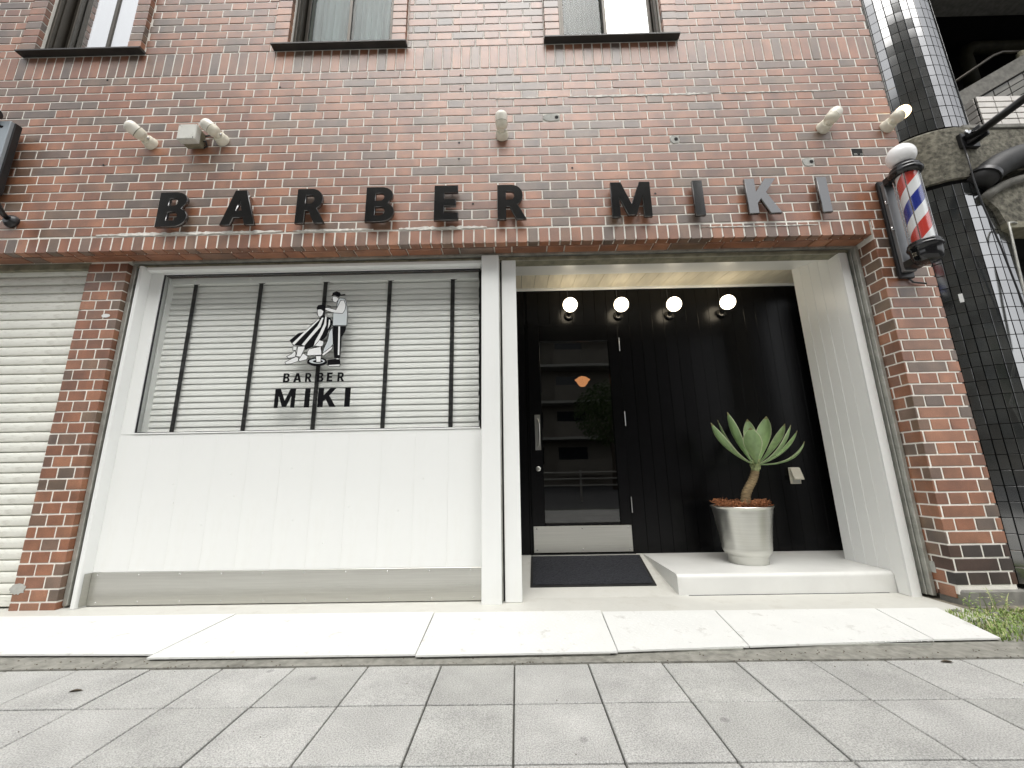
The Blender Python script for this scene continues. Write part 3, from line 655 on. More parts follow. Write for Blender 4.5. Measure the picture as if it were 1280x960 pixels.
# ================================================================== ROLLER SHUTTER
sh = thing('roller_shutter', 'cream slatted roller shutter beside the left brick pillar, pulled down', 'shutter', (-3.9, 2.74, 0))
prof = [(.004, 0), (-.003, .004), (-.0055, .012), (-.0065, .034), (-.0055, .054), (-.001, .0605), (.006, .063), (.010, .0665), (.012, .0665), (.012, 0)]
z = .085
sm = None
while z < 2.30:
    if sm is None:
        mb = MB().prism([(p[0], p[1]) for p in prof], 'x', -.90, .90); sm = mb.mesh('shutter_slat', M['shutter'], 35)
    o = link('shutter_slat', sm, sh, (-4.015, 2.735, z)); o.rotation_euler = (ru(-.004, .004), 0, 0); z += .068
box('bottom_bar', M['shutter'], -4.92, -3.116, 2.722, 2.756, .018, .081, sh, .004)
box('shutter_housing', M['oldalu'], -4.92, -3.114, 2.70, 2.78, 2.295, 2.345, sh, .003)
MB().box(-4.95, -3.05, 2.76, 2.80, .0, 2.6).obj('backing', M['dark'], sh)

# ================================================================== WINDOW BAY
bay = thing('window_bay', 'white shopfront bay with blinds window, board apron and steel skirting', 'shopfront', (-1.46, 2.72, 0))
BX0, BX1 = -2.70, -.232                                            # panel plane, left and right
YP = 2.745
# shutter rails at the left side
box('guide_rail', M['alu'], -2.824, -2.792, 2.715, 2.75, .02, 2.325, bay, .003)
box('guide_rail', M['alu'], -2.786, -2.772, 2.728, 2.76, .02, 2.318, bay, .003)
box('rail_recess', M['dark'], -2.826, -2.735, 2.765, 2.80, .0, 2.33, bay)
# jamb: front edge, then the slanted return to the board plane
MB().prism([(-2.742, 2.688), (-2.728, 2.684), (-2.716, 2.688), (-2.700, YP - .001), (-2.700, 2.80), (-2.742, 2.80)], 'z', .008, 2.303).obj('jamb', M['white'], bay, 40)
box('head_trim', M['white'], -2.699, -.2335, 2.70, 2.80, 2.272, 2.301, bay, .004)
# boards under the window
nb = 11; wbd = (BX1 - BX0) / nb
for i in range(nb):
    a = BX0 + i * wbd
    piece('panel_board', M['white'], a + .0003, a + wbd - .0003, YP + (.0002 if i % 3 else 0), YP + .02, .2055, 1.070, bay, .0006)
MB().box(BX0, BX1, YP + .003, YP + .06, .19, 1.069).obj('panel_backing', M['white'], bay)
for i, (x, z) in enumerate(((-2.28, .74), (-2.26, .62), (-1.9, .80), (-1.86, .66), (-1.5, .83), (-1.46, .5), (-1.1, .58), (-.78, .55), (-.62, .75), (-2.05, .48), (-1.25, .36))):
    MB().lathe([(0, .0012), (.004, .001), (.006, 0)], (x, YP, z), (0, -1, 0), 8).obj('screw_plug', M['white'], bay, True)
# steel skirting
sk = box('steel_skirting', M['steel'], BX0 + .002, BX1 - .001, YP - .006, YP + .02, .012, .204, bay, .002)
MB().prism([(-2.7045, 2.700), (-2.7025, 2.70), (-2.6985, YP - .004), (-2.7005, YP - .004)], 'z', .014, .203).obj('skirting_return', M['steel'], bay)
for i in range(10):
    for zz in (.03, .187):
        x = -2.66 + i * .262 + (.02 if zz < .1 else 0)
        if x < BX1 - .01: MB().lathe([(0, .003), (.003, .0027), (.0055, 0)], (x, YP - .0058, zz), (0, -1, 0), 9).obj('screw', M['chrome'], sk, True)
# window
WX0, WX1, WZ0, WZ1 = -2.604, -.2455, 1.086, 2.262
win = MB()
win.cbox(BX0, WX0 - .013, YP, 2.80, 1.0725, 2.271, .002)
win.cbox(WX0 - .0125, WX0, YP - .004, 2.80, 1.0725, 2.271, .002)
win.cbox(WX0 + .0005, WX1, YP - .006, 2.80, 1.0725, WZ0 - .004, .002)
win.cbox(WX0 + .0005, WX1, YP - .002, 2.80, WZ1, 2.271, .002)
win.obj('window_frame', M['white'], bay)
g = MB(); g.box(WX0 + .001, WX0 + .0125, YP + .006, 2.7475, WZ0, WZ1 - .001); g.box(WX0 + .0125, WX1, YP + .006, 2.79, WZ1 - .010, WZ1 - .001); g.box(WX1 - .006, WX1 - .0005, YP + .006, 2.79, WZ0, WZ1 - .011); g.box(WX0 + .0125, WX1 - .0065, YP + .006, 2.79, WZ0 - .003, WZ0 + .002)
g.obj('gasket', M['black'], bay)
inn = MB(); inn.box(WX0 + .013, WX0 + .020, 2.78, 2.86, WZ0, WZ1 - .012)
inn.obj('inner_reveal', M['white'], bay)
pane = MB().box(WX0 + .010, WX1 - .004, 2.7485, 2.7535, WZ0 - .002, WZ1 - .008).obj('window_pane', M['glass'], bay)
def ribbon(pts, wd, y, mb, mi=1):
    n = len(pts)
    for i in range(n):
        a = Vector(pts[i]); b = Vector(pts[(i + 1) % n]); d = (b - a); l = d.length
        if l < 1e-5: continue
        d /= l; nn = Vector((-d.y, d.x)) * wd / 2; e = d * wd * .35
        P = [a - e + nn, b + e + nn, b + e - nn, a - e - nn]
        mb.add([(p.x, y, p.y) for p in P], [(0, 1, 2, 3)], mi)
lg = MB()
for c, l, o, pts in LOGO:
    y = 2.7478 - l * .0003
    k = len(lg.v); lg.v += [(p[0], y, p[1]) for p in pts]; lg.face(range(k, k + len(pts)), c)
    if o: ribbon(pts, .0042, y - .00012, lg)
for x0, z0, x1, z1 in ((-1.392, 2.0205, -1.362, 2.016), (-1.33, 1.98, -1.36, 1.985), (-1.338, 2.035, -1.322, 2.036), (-1.303, 1.66, -1.302, 1.45)):
    lg.add([(x0, 2.7465, z0), (x1, 2.7465, z1), (x1, 2.7465, z1 + .004), (x0, 2.7465, z0 + .004)], [(0, 1, 2, 3)], 1) if z1 > 1.6 else None
lgm = bpy.data.meshes.new('barber_print'); lgm.from_pydata(lg.v, [], lg.f)
for m in (M['decalw'], M['decal'], M['decalg']): lgm.materials.append(m)
lgm.polygons.foreach_set('material_index', lg.mi)
bm = bmesh.new(); bm.from_mesh(lgm); bmesh.ops.triangulate(bm, faces=bm.faces); bm.to_mesh(lgm); bm.free()
setp(link('barber_print', lgm, pane, (0, 0, 0)), 'black and white print of a barber cutting a caped customer in a chair')
for ch, x0, x1 in (('B', -1.624, -1.579), ('A', -1.553, -1.497), ('R', -1.470, -1.424), ('B', -1.387, -1.341), ('E', -1.318, -1.279), ('R', -1.243, -1.196)):
    o, h = glyph(ch, x0, x1, 1.419, 1.484); flat('printed_letter', o, h, 2.7468, .0012, M['decal'], pane)
for ch, x0, x1 in (('M', -1.669, -1.526), ('I', -1.460, -1.424), ('K', -1.367, -1.240), ('I', -1.182, -1.144)):
    o, h = glyph(ch, x0, x1, 1.239, 1.373); flat('printed_letter', o, h, 2.7468, .0012, M['decal'], pane)
# blinds inside the window: their own thing
bl = thing('venetian_blind', 'white venetian blind with black ladder tapes, closed, behind the shop window', 'blind', (-1.43, 2.82, WZ0))
SX0, SX1 = -2.598, -.262
pitch = .0442; tilt = math.radians(75); hw = .027
pr_ = []
for i in range(7):
    t = -1 + 2 * i / 6; pr_.append((t * hw, .0035 * (1 - t * t)))
outl = pr_ + [(p[0], p[1] - .0022) for p in pr_[::-1]]
outl = [(p[0] * math.cos(tilt) - p[1] * math.sin(tilt), p[0] * math.sin(tilt) + p[1] * math.cos(tilt)) for p in outl]   # front edge low
slm = MB().prism(outl, 'x', -(SX1 - SX0) / 2, (SX1 - SX0) / 2).mesh('slat', M['slat'], 40)
z = 1.112
while z < 2.19:
    o = link('slat', slm, bl, ((SX0 + SX1) / 2 + ru(-.003, .003), 2.825, z)); o.rotation_euler = (ru(-.02, .02), ru(-.0012, .0012), 0); z += pitch
box('head_rail', M['slat'], SX0, SX1, 2.80, 2.86, 2.205, 2.262, bl, .003)
box('valance_clip', M['slat'], -2.42, -2.395, 2.792, 2.80, 2.235, 2.262, bl); 
for x in (-2.0, -1.46, -.93, -.42): box('valance_clip', M['slat'], x, x + .022, 2.792, 2.80, 2.235, 2.262, bl)
box('bottom_rail', M['slat'], SX0, SX1, 2.805, 2.85, 1.083, 1.096, bl, .003)
for x in (-2.402, -1.905, -1.417, -.930, -.457):
    o = box('ladder_tape', M['tape'], x - .015, x + .015, 2.8065, 2.8085, 1.09, 2.222, bl, .0005)
    box('tape_hook', M['tape'], x - .018, x + .03, 2.802, 2.8065, 2.203, 2.226, bl, .001)
MB().box(-2.9, -.06, 2.90, 2.93, 0, 2.6).obj('partition', M['dark'], kind='structure')
# rails above
hd = thing('head_track', 'weathered aluminium shutter track under the brick lintel', 'track', (0, 2.70, 2.3))
MB().box(-2.80, 2.478, 2.684, 2.80, 2.326, 2.352).obj('upper_rail', M['alu'], hd)
MB().box(-2.775, 2.44, 2.712, 2.80, 2.3185, 2.3255).obj('track_slot', M['dark'], hd)
MB().box(-2.775, -.225, 2.705, 2.80, 2.303, 2.318).box(-.12, 2.43, 2.700, 2.80, 2.297, 2.318).obj('lower_rail', M['oldalu'], hd)

# ================================================================== POSTS AND ENTRANCE
pst = thing('white_post', 'square white post between the window bay and the entrance', 'post', (-.168, 2.72, 0))
box('shaft', M['white'], -.2305, -.1065, 2.668, 2.80, .003, 2.322, pst, .004)
box('guide_rail', M['alu'], -.105, -.099, 2.69, 2.74, .02, 2.30, pst, .001)
box('joint_strip', M['dark'], -.099, -.0885, 2.735, 2.80, .0, 2.30, pst, .001)
ent = thing('entrance_lining', 'white board lining round the recessed entrance', 'door surround', (1.2, 3.0, 0))
box('door_post', M['white'], -.088, .0165, 2.702, 2.82, .006, 2.2965, ent, .004)
MB().prism([(2.7155, 2.2965), (3.19, 2.427), (3.19, 2.46), (2.7155, 2.36)], 'x', .0172, 2.3595).obj('sloped_soffit', M['whitein'], ent)
nb = 25
for i in range(nb):
    a = -.05 + i * .118
    o = MB().prism([(3.1915, 2.4275), (3.525, 2.463), (3.525, 2.478), (3.1915, 2.445)], 'x', a + .0018, a + .1162).obj('ceiling_board', M['ceilboard'], ent)
MB().box(-.06, 2.95, 3.19, 3.60, 2.482, 2.50).obj('ceiling_backing', M['dark'], ent)
box('ceiling_moulding', M['whitein'], -.04, 2.9, 3.505, 3.528, 2.440, 2.464, ent, .004)
JX = 2.36
for i in range(5):
    a = 2.717 + i * .0946
    mb = MB(); c = .003
    prof = [(JX, a + .0005 + c), (JX + c, a + .0005), (JX + .03, a + .0005), (JX + .03, a + .0941), (JX + c, a + .0941), (JX, a + .0941 - c)]
    f = (a + .047 - 2.7155) / (3.19 - 2.7155)
    zt = 2.2965 + (2.427 - 2.2965) * (a - 2.7155) / .4745
    zb_ = .008 if i == 0 else .131
    if i == 0:
        mb.prism([(2.7175, .008), (2.7925, .008), (2.797, .11), (2.8108, .131), (2.8108, zt + .025), (2.7175, zt + .001)], 'x', JX, JX + .03)
    else: mb.prism(prof, 'z', zb_, zt + .02)
    mb.obj('jamb_board', M['whitein'], ent)
MB().prism([(JX + .001, 2.7165), (JX + .001, 2.702), (2.405, 2.70), (2.428, 2.712), (2.436, 2.74), (2.436, 2.85), (JX + .032, 2.85), (JX + .032, 2.7165)], 'z', .006, 2.296).obj('jamb_front', M['white'], ent, 40)
MB().box(2.3905, 2.43, 2.86, 3.185, .05, 2.42).obj('jamb_core', M['whitein'], ent)
box('guide_rail', M['alu'], 2.456, 2.482, 2.672, 2.74, .02, 2.325, ent, .003)
box('guide_rail', M['alu'], 2.446, 2.452, 2.70, 2.76, .02, 2.32, ent, .002)
MB().box(2.437, 2.482, 2.765, 2.80, .0, 2.325).obj('rail_recess', M['dark'], ent)
MB().box(-.06, -.02, 2.83, 3.60, .0, 2.52).obj('entrance_side_wall', M['blackboard'], kind='structure')  # unseen left wall, added to enclose the light of the recess
MB().box(2.93, 2.97, 2.80, 3.60, .0, 2.52).obj('entrance_side_wall', M['blackboard'], kind='structure')
MB().prism([(2.75, -.04), (2.75, .005), (2.79, .007), (3.528, .130), (3.528, -.04)], 'x', -.02, 1.06).obj('entrance_floor', M['floor'], kind='structure')
# the step: front edge rounded
stp = [(2.800, .0)] + [(2.826 + .026 * math.cos(math.radians(a)), .104 + .026 * math.sin(math.radians(a))) for a in range(180, 89, -15)] + [(3.527, .130), (3.527, -.03), (2.8, -.03)]
STEP = MB().prism(stp, 'x', 1.0, 2.93).obj('entrance_step', M['step'], None, 35, kind='structure')
MB().tube([(1.0 + i * .0568, 2.7985 + .002 * math.sin(i * 2.1), .0065) for i in range(24)], .0022, 5).obj('joint_gap', M['dark'], STEP)

# black board wall with the door in it
YB = 3.53
bw = thing('black_wall', 'matt black vertical board wall at the back of the entrance', 'wall', (1.9, YB, .13))
bdw = .1055; DX0, DX1, DZ1 = .112, .934, 2.085
x = .944
while x < 2.92:
    piece('wall_board', M['blackboard'], x + .0007, x + bdw - .0007, YB, YB + .02, .131, 2.440, bw, .0015, (0, 0, ru(-.005, .005))); x += bdw
x = .112
while x < .93:
    piece('wall_board', M['blackboard'], x + .0007, min(x + bdw, .943) - .0007, YB, YB + .02, DZ1 + .03, 2.440, bw, .0015, (0, 0, ru(-.005, .005))); x += bdw
piece('wall_board', M['blackboard'], -.018, .096, YB, YB + .02, .02, 2.440, bw, .003)
MB().box(-.02, .10, YB + .021, YB + .05, 0, 2.5).box(.944, 2.93, YB + .021, YB + .05, 0, 2.5).box(.1005, .9435, YB + .021, YB + .05, DZ1 + .03, 2.5).obj('wall_backing', M['dark'], bw)
fr = MB(); fr.box(.097, DX0 - .002, YB - .012, YB + .05, .1, DZ1 + .028); fr.box(DX1 + .002, .9435, YB - .012, YB + .05, .1, DZ1 + .028); fr.box(DX0 - .0015, DX1 + .0015, YB - .012, YB + .05, DZ1 + .003, DZ1 + .028)
fr.obj('door_frame', M['blackboard'], bw)
dr = thing('shop_door', 'black glazed shop door with steel handle and kick plate, closed', 'door', (.52, 3.51, .135))
YD = 3.508
lf = MB(); lf.cbox(DX0, .222, YD, YD + .04, .138, DZ1, .003); lf.cbox(.838, DX1, YD, YD + .04, .138, DZ1, .003); lf.cbox(.2225, .8375, YD, YD + .04, 1.935, DZ1, .003); lf.cbox(.2225, .8375, YD, YD + .04, .138, .375, .003)
lf.obj('door_leaf', M['blackboard'], dr)
MB().box(.2225, .8375, YD + .014, YD + .020, .376, 1.934).obj('door_glass', M['doorglass'], dr)
kp = box('kick_plate', M['steel'], .124, .922, YD - .003, YD - .0003, .150, .352, dr, .0012)
for x in (.15, .52, .895):
    for z in (.17, .333): MB().lathe([(0, .003), (.004, .0025), (.0065, 0)], (x, YD - .003, z), (0, -1, 0), 9).obj('screw', M['chrome'], kp, True)
hp = box('handle_plate', M['cream'], .158, .206, YD - .004, YD - .0003, .968, 1.272, dr, .0015)
hp.data.materials[0] = M['steel']
MB().tube([(.182, YD - .004, 1.235), (.186, YD - .03, 1.225), (.190, YD - .042, 1.19), (.191, YD - .045, 1.12), (.190, YD - .042, 1.05), (.186, YD - .03, 1.015), (.182, YD - .004, 1.005)], .0075, 9).obj('handle', M['steel'], hp, True)
MB().lathe([(.021, 0), (.021, .006), (.017, .009), (.009, .009), (.008, .006), (0, .006)], (.177, YD, .812), (0, -1, 0), 20).obj('lock_cylinder', M['steel'], dr, 40)
for z in (1.83, 1.16, .45):
    MB().lathe([(.0065, 0), (.0065, .125), (0, .126)], (.9345, YD - .012, z), (0, 0, 1), 10).obj('hinge', M['chrome'], dr, 40)
# dim room behind the door glass
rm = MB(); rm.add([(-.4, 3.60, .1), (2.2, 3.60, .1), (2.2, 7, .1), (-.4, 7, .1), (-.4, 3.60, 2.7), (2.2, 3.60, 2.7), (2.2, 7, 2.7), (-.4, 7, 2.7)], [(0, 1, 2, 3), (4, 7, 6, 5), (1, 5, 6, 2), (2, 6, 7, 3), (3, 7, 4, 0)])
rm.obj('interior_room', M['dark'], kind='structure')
pn = thing('pendant_lamp', 'small glowing orange pendant lamp seen through the door glass', 'lamp', (.773, 4.6, 1.74))
MB().lathe([(.0, -.062), (.03, -.055), (.055, -.025), (.066, -.002), (.088, .022), (.07, .032), (.045, .052), (.015, .062), (0, .063)], (.773, 4.6, 1.812), seg=24).obj('lamp_shade', M['pendant'], pn, True)
MB().tube([(.773, 4.6, 1.874), (.773, 4.6, 2.70)], .004, 6).obj('cord', M['black'], pn)

# globe lamps on the black wall
gl0 = None
for x, z, lab in ((.500, 2.240, 'round glowing globe lamp above the door, leftmost of the row of four'), (.955, 2.232, 'round glowing globe lamp above the door hinges, second of the row of four'),
                  (1.423, 2.226, 'round glowing globe lamp over bare black boards, third of the row of four'), (1.900, 2.234, 'round glowing globe lamp above the agave, rightmost of the row of four')):
    if gl0 is None:
        gl0 = thing('globe_lamp', lab, 'lamp', (x, YB, z), 'globe lamps in a row over the entrance'); gx = (x, z); t = gl0
        MB().lathe([(.045, 0), (.045, .012), (.038, .018), (.020, .022), (.019, .05), (.026, .056), (.030, .075), (.024, .079), (0, .08)], (x, YB, z - .055), (0, -.9, .42), 24).obj('socket', M['blackgloss'], t, 40)
        MB().lathe([(.064 * math.sin(math.pi * i / 16), -.064 * math.cos(math.pi * i / 16)) for i in range(17)], (x, YB - .135, z), (0, -1, .4), 28).obj('globe', M['globe'], t, True)
        MB().tube([(x, YB - .004, z + .0), (x, YB - .004, 2.44)], .005, 6).obj('cable', M['black'], t)
    else:
        t = copy_tree(gl0, (x, YB, z)); t['label'] = lab

# socket cover on the black wall
oc = thing('socket_cover', 'beige weatherproof socket cover on the black wall beside the agave', 'socket', (2.32, YB, .66))
box('back_plate', M['boxplastic'], 2.275, 2.362, YB - .016, YB - .001, .655, .79, oc, .004).data.materials[0] = M['cream']
MB().prism([(YB - .016, .785), (YB - .028, .785), (YB - .062, .70), (YB - .062, .69), (YB - .016, .72)], 'x', 2.279, 2.358).obj('hood', M['cream'], oc)
box('socket_face', M['boxplastic'], 2.290, 2.347, YB - .026, YB - .0165, .662, .712, oc, .003)

# doormat on the sloping floor
dm = thing('doormat', 'black ribbed doormat lying in front of the glazed door', 'doormat', (.5, 3.2, .08))
def slope(y): return .007 + (y - 2.79) / (3.528 - 2.79) * .123
C4 = [(.072, 2.935), (.908, 2.935), (.962, 3.482), (.098, 3.482)]
def mq(ins, h):
    cx = sum(c[0] for c in C4) / 4; cy = sum(c[1] for c in C4) / 4
    return [(c[0] + (ins if c[0] < cx else -ins), c[1] + (ins if c[1] < cy else -ins)) for c in C4], h
q, _ = mq(0, 0)
v = [(a, b, slope(b) + .001) for a, b in q] + [(a, b, slope(b) + .007) for a, b in q]
MB().add(v, [(0, 3, 2, 1), (4, 5, 6, 7), (0, 1, 5, 4), (1, 2, 6, 5), (2, 3, 7, 6), (3, 0, 4, 7)]).obj('rubber_edge', M['rubber'], dm)
q, _ = mq(.018, 0); pile = MB(); N, Mm = 70, 60
grid = {}
for i in range(N + 1):
    for j in range(Mm + 1):
        f, g_ = i / N, j / Mm
        a = q[0][0] + (q[1][0] - q[0][0]) * f; b = q[3][0] + (q[2][0] - q[3][0]) * f; xx = a + (b - a) * g_; yy = q[0][1] + (q[3][1] - q[0][1]) * g_
        pile.v.append((xx, yy, slope(yy) + .008 + ru(0, .005)))
for i in range(N):
    for j in range(Mm): p = i * (Mm + 1) + j; pile.face((p, p + Mm + 1, p + Mm + 2, p + 1))
pile.obj('pile', M['mat'], dm)

# ================================================================== POT AND AGAVE
pc = (1.635, 3.13)
pt = thing('plant_pot', 'brushed silver metal pot on the entrance step', 'plant pot', (pc[0], pc[1], .13))
prof = [(.0, .004), (.112, .004), (.126, 0), (.130, .004), (.130, .046), (.136, .056), (.150, .066), (.158, .085)]
n = 26
for i in range(n + 1):
    f = i / n; prof.append((.160 + .038 * f ** 1.2 + .00035 * math.sin(i * 2.2), .095 + .272 * f))
prof += [(.200, .374), (.206, .382), (.208, .386), (.206, .389), (.201, .386), (.198, .372), (.195, .34), (.0, .335)]
MB().lathe(prof, (pc[0], pc[1], .13), seg=64, close=False).obj('pot_body', M['potmetal'], pt, 50)
co = MB(); R = random.Random(5)
for i in range(900):
    a = R.random() * 6.283; r = .168 * math.sqrt(R.random()); x, y = pc[0] + r * math.cos(a), pc[1] + r * math.sin(a); z = .13 + .372 + .035 * R.random() * (1 if r > .1 else .6) + (.02 if r > .13 else 0)
    t = R.random() * 6.283; l = R.uniform(.02, .05); dz = R.uniform(-.012, .016); wv = .0028
    dx, dy = math.cos(t) * l, math.sin(t) * l
    co.tube([(x, y, z), (x + dx * .5 + R.uniform(-.01, .01), y + dy * .5, z + dz), (x + dx, y + dy, z + R.uniform(-.015, .01))], wv, 3, cap=False)
co.lathe([(.194, .345), (.19, .375), (.1, .378), (0, .375)], (pc[0], pc[1], .13), seg=30, close=False)
co.obj('coir_mulch', M['coir'], pt, kind='stuff')
ag = thing('agave_plant', 'green agave with a rosette of broad leaves on a bare leaning stem', 'plant', (1.67, 3.14, .50))
sp = [(1.668, 3.14, .49), (1.676, 3.14, .545), (1.690, 3.142, .60), (1.722, 3.145, .65), (1.752, 3.148, .69), (1.774, 3.15, .73), (1.788, 3.15, .77)]
pts = []; rad = []
for i in range(len(sp) - 1):
    for k in range(8):
        f = k / 8; pts.append(Vector(sp[i]).lerp(Vector(sp[i + 1]), f)); t = (i * 8 + k) / 48
        rad.append(.033 - .008 * t + (.0042 if (i * 8 + k) % 3 == 0 else 0) + R.uniform(-.0008, .0008))
MB().tube(pts, rad, 16).obj('stem', M['bark'], ag, True)
sc = MB()
for i in range(9):
    a = i * 2.4; h = .775 + i * .006; c = Vector((1.790 + i * .001, 3.15, h)); o = Vector((math.cos(a), math.sin(a), 0)); s_ = Vector((-o.y, o.x, 0))
    P = [c + o * .022 - s_ * .026, c + o * .022 + s_ * .026, c + o * .036 + s_ * .012 + Vector((0, 0, .03)), c + o * .036 - s_ * .012 + Vector((0, 0, .03))]
    P2 = [p - o * .006 for p in P]
    sc.add(P + P2, [(0, 1, 2, 3), (7, 6, 5, 4), (0, 4, 5, 1), (1, 5, 6, 2), (2, 6, 7, 3), (3, 7, 4, 0)])
sc.tube([(1.786, 3.15, .765), (1.80, 3.15, .84)], [.028, .026], 14)
sc.obj('leaf_bases', M['stemgreen'], ag)
CR = Vector((1.80, 3.15, .825))
def leaf(tip, wmax, bend, twist=0):
    tip = Vector(tip); d = tip - CR; out = Vector((d.x, d.y, 0)); out = out.normalized() if out.length > .02 else Vector((0, -1, 0))
    b = CR + out * .018 - Vector((0, 0, .012)); mid = b.lerp(tip, .5) + out * bend * .9 - Vector((0, 0, abs(bend) * .8))
    rows = 19; top = []; cols = 7
    for i in range(rows):
        t = i / (rows - 1); p = b * (1 - t) ** 2 + mid * 2 * t * (1 - t) + tip * t * t
        dd = ((mid - b) * (1 - t) + (tip - mid) * t).normalized(); side = dd.cross(Vector((0, 0, 1)))
        side = side.normalized() if side.length > .05 else Vector((-out.y, out.x, 0)); side = Matrix.Rotation(twist * t, 3, dd) @ side
        nrm = side.cross(dd)
        u_ = min(1, t / .62); wv = wmax * (.17 + .83 * u_ * u_ * (3 - 2 * u_)) if t < .62 else wmax * (1 - ((t - .62) / .38) ** 2.1)
        wv = max(wv, .0025)
        for j in range(cols):
            s = (-1, -.92, -.5, 0, .5, .92, 1)[j]; top.append((p + side * s * wv / 2 + nrm * (.20 * wv * s * s - .05 * wv), nrm, s, t, wv))
    mb = MB(); mb.v = [tuple(a[0]) for a in top] + [tuple(a[0] - a[1] * (.0055 * (1 - a[3] * .8) * (1.05 - abs(a[2])) + .0006)) for a in top]; K = rows * cols
    for i in range(rows - 1):
        for j in range(cols - 1):
            p = i * cols + j; e_ = 0
            e_ = 2 if i >= rows - 2 else 1 if j in (0, cols - 2) else 0
            mb.face((p, p + 1, p + cols + 1, p + cols), e_); mb.face((K + p, K + p + cols, K + p + cols + 1, K + p + 1), e_)
        for j in (0, cols - 1): p = i * cols + j; mb.face((p, p + cols, K + p + cols, K + p), 1)
    mb.face([i for i in range(cols)] + [K + i for i in range(cols)][::-1], 0); p = (rows - 1) * cols; mb.face([p + i for i in range(cols)] + [K + p + i for i in range(cols)][::-1], 1)
    ed = MB()
    o = mb.obj('leaf', [M['agave'], M['agavedge'], M['drytip']], ag, True)
    return o
def ray(x, z, dy): k = (3.15 + dy) / 3.15; return (x * k, 3.15 + dy, CAMZ + (z - CAMZ) * k)
for (x, z, dy, wv, bd, tw) in ((1.500, 1.132, -.06, .078, .085, .3), (1.555, 1.152, .12, .062, .07, .2), (1.637, 1.213, -.02, .090, .05, .2), (1.783, 1.156, .26, .095, .03, 0), (1.797, 1.092, -.21, .122, .035, 0),
                           (1.932, 1.176, .10, .128, .035, 0), (2.066, 1.116, .22, .075, .06, 0), (2.108, 1.104, -.10, .112, .07, -.2), (2.150, 1.060, .12, .062, .09, -.2), (2.190, .976, -.03, .072, .12, -.3)):
    leaf(ray(x, z, dy), wv, bd, tw)

# ================================================================== SHOP LETTERS
LET = [('B', -2.494, -2.283, 'black metal letter B at the left end of the shop sign'),
       ('A', -2.040, -1.800, 'black metal letter A on the brick wall'),
       ('R', -1.515, -1.312, 'black metal letter R above the shop window, next to the letter A'),
       ('B', -1.026, -.827, 'black metal letter B in the middle of the word BARBER'),
       ('E', -.545, -.379, 'black metal letter E on the brick wall'),
       ('R', -.102, .095, 'black metal letter R at the end of the word BARBER'),
       ('M', .692, .966, 'black metal letter M that begins the word MIKI'),
       ('I', 1.266, 1.332, 'narrow black metal letter I between the letters M and K'),
       ('K', 1.633, 1.855, 'grey shining metal letter K on the brick wall'),
       ('I', 2.135, 2.199, 'grey shining metal letter I at the right end of the sign')]
for ch, x0, x1, lab in LET:
    zb = 2.490 + random.uniform(-.004, .004)
    o, h = glyph(ch, x0, x1, zb, zb + .272)
    t = flat('sign_letter', o, h, 2.490, .020, M['blackletter'])
    setp(t, lab, 'letter', 'shop sign letters on the brick wall')
    mb = MB()
    for fx in (.18, .70) if ch != 'I' else (.5,):
        for fz in (.12, .88): mb.lathe([(.005, 0), (.005, .032)], (x0 + (x1 - x0) * (fx if ch != 'I' else .5), 2.509, zb + .272 * fz), (0, 1, 0), 8)
    mb.obj('standoff_pin', M['chrome'], t)

# ================================================================== WALL LAMPS
def spot(loc, d, lab, lit=False):
    t = thing('outdoor_lamp', lab, 'lamp', loc, 'cream outdoor lamps along the brick wall'); L = Vector(loc); d = Vector(d).normalized()
    MB().lathe([(.048, 0), (.048, .010), (.044, .016), (.041, .042), (.036, .048), (0, .049)], L, (0, -1, 0), 24).obj('base', M['cream'], t, 40)
    k = L + Vector((0, -.046, 0)); MB().tube([k + Vector((0, .01, -.004)), k + Vector((0, -.012, 0)), k + Vector((0, -.02, .006)) + d * .01], [.022, .022, .02], 12).obj('knuckle', M['cream'], t, True)
    h = k + Vector((0, -.020, .002)) + d * .004
    MB().lathe([(.020, -.014), (.036, -.004), (.042, .012), (.0435, .028), (.0445, .030), (.0445, .034), (.040, .036), (0, .0365)], h, d, 24).obj('holder', M['cream'], t, 40)
    MB().lathe([(.040, .031), (.0425, .046), (.0445, .066), (.0445, .082), (.040, .098), (.028, .109), (.013, .114), (0, .115)], h, d, 24, close=False).obj('bulb', M['bulblit'] if lit else M['bulbcream'], t, True)
    MB().lathe([(.0405, .0345), (.0432, .0355), (.0432, .0395), (.0405, .0405)], h, d, 24, close=False).obj('seal_ring', M['oldalu'], t, 40)
    MB().lathe([(.008, 0), (.008, .008), (.005, .010), (0, .010)], k + Vector((.022, -.012, .0)), (1, -.3, 0), 10).obj('hinge_screw', M['chrome'], t, 40)
    return t
spot((-2.690, D, 3.222), (-.62, -.75, .40), 'cream lamp on the wall left of the junction box, bulb turned up to the left')
spot((-2.155, D, 3.238), (-.62, -.25, .50), 'cream lamp on the wall right of the junction box, wired to it')
spot((-.066, D, 3.222), (-.02, -.25, .8), 'cream lamp standing straight up in the middle of the wall')
spot((2.300, D, 3.218), (.52, -.02, .60), 'cream unlit lamp above the last letters of the sign')
spot((2.765, D, 3.215), (.62, -.12, .50), 'cream lamp with glowing bulb at the wall edge above the barber pole', True)
jbx = thing('junction_box', 'pale square junction box with loose cables between two lamps', 'junction box', (-2.43, D, 3.24))
MB().cbox(-2.405, -2.270, D - .115, D - .062, 3.152, 3.282, .006).obj('box_lid', M['boxplastic'], jbx)
MB().cbox(-2.398, -2.277, D - .0615, D - .012, 3.158, 3.276, .004).obj('box_body', M['oldalu'], jbx)
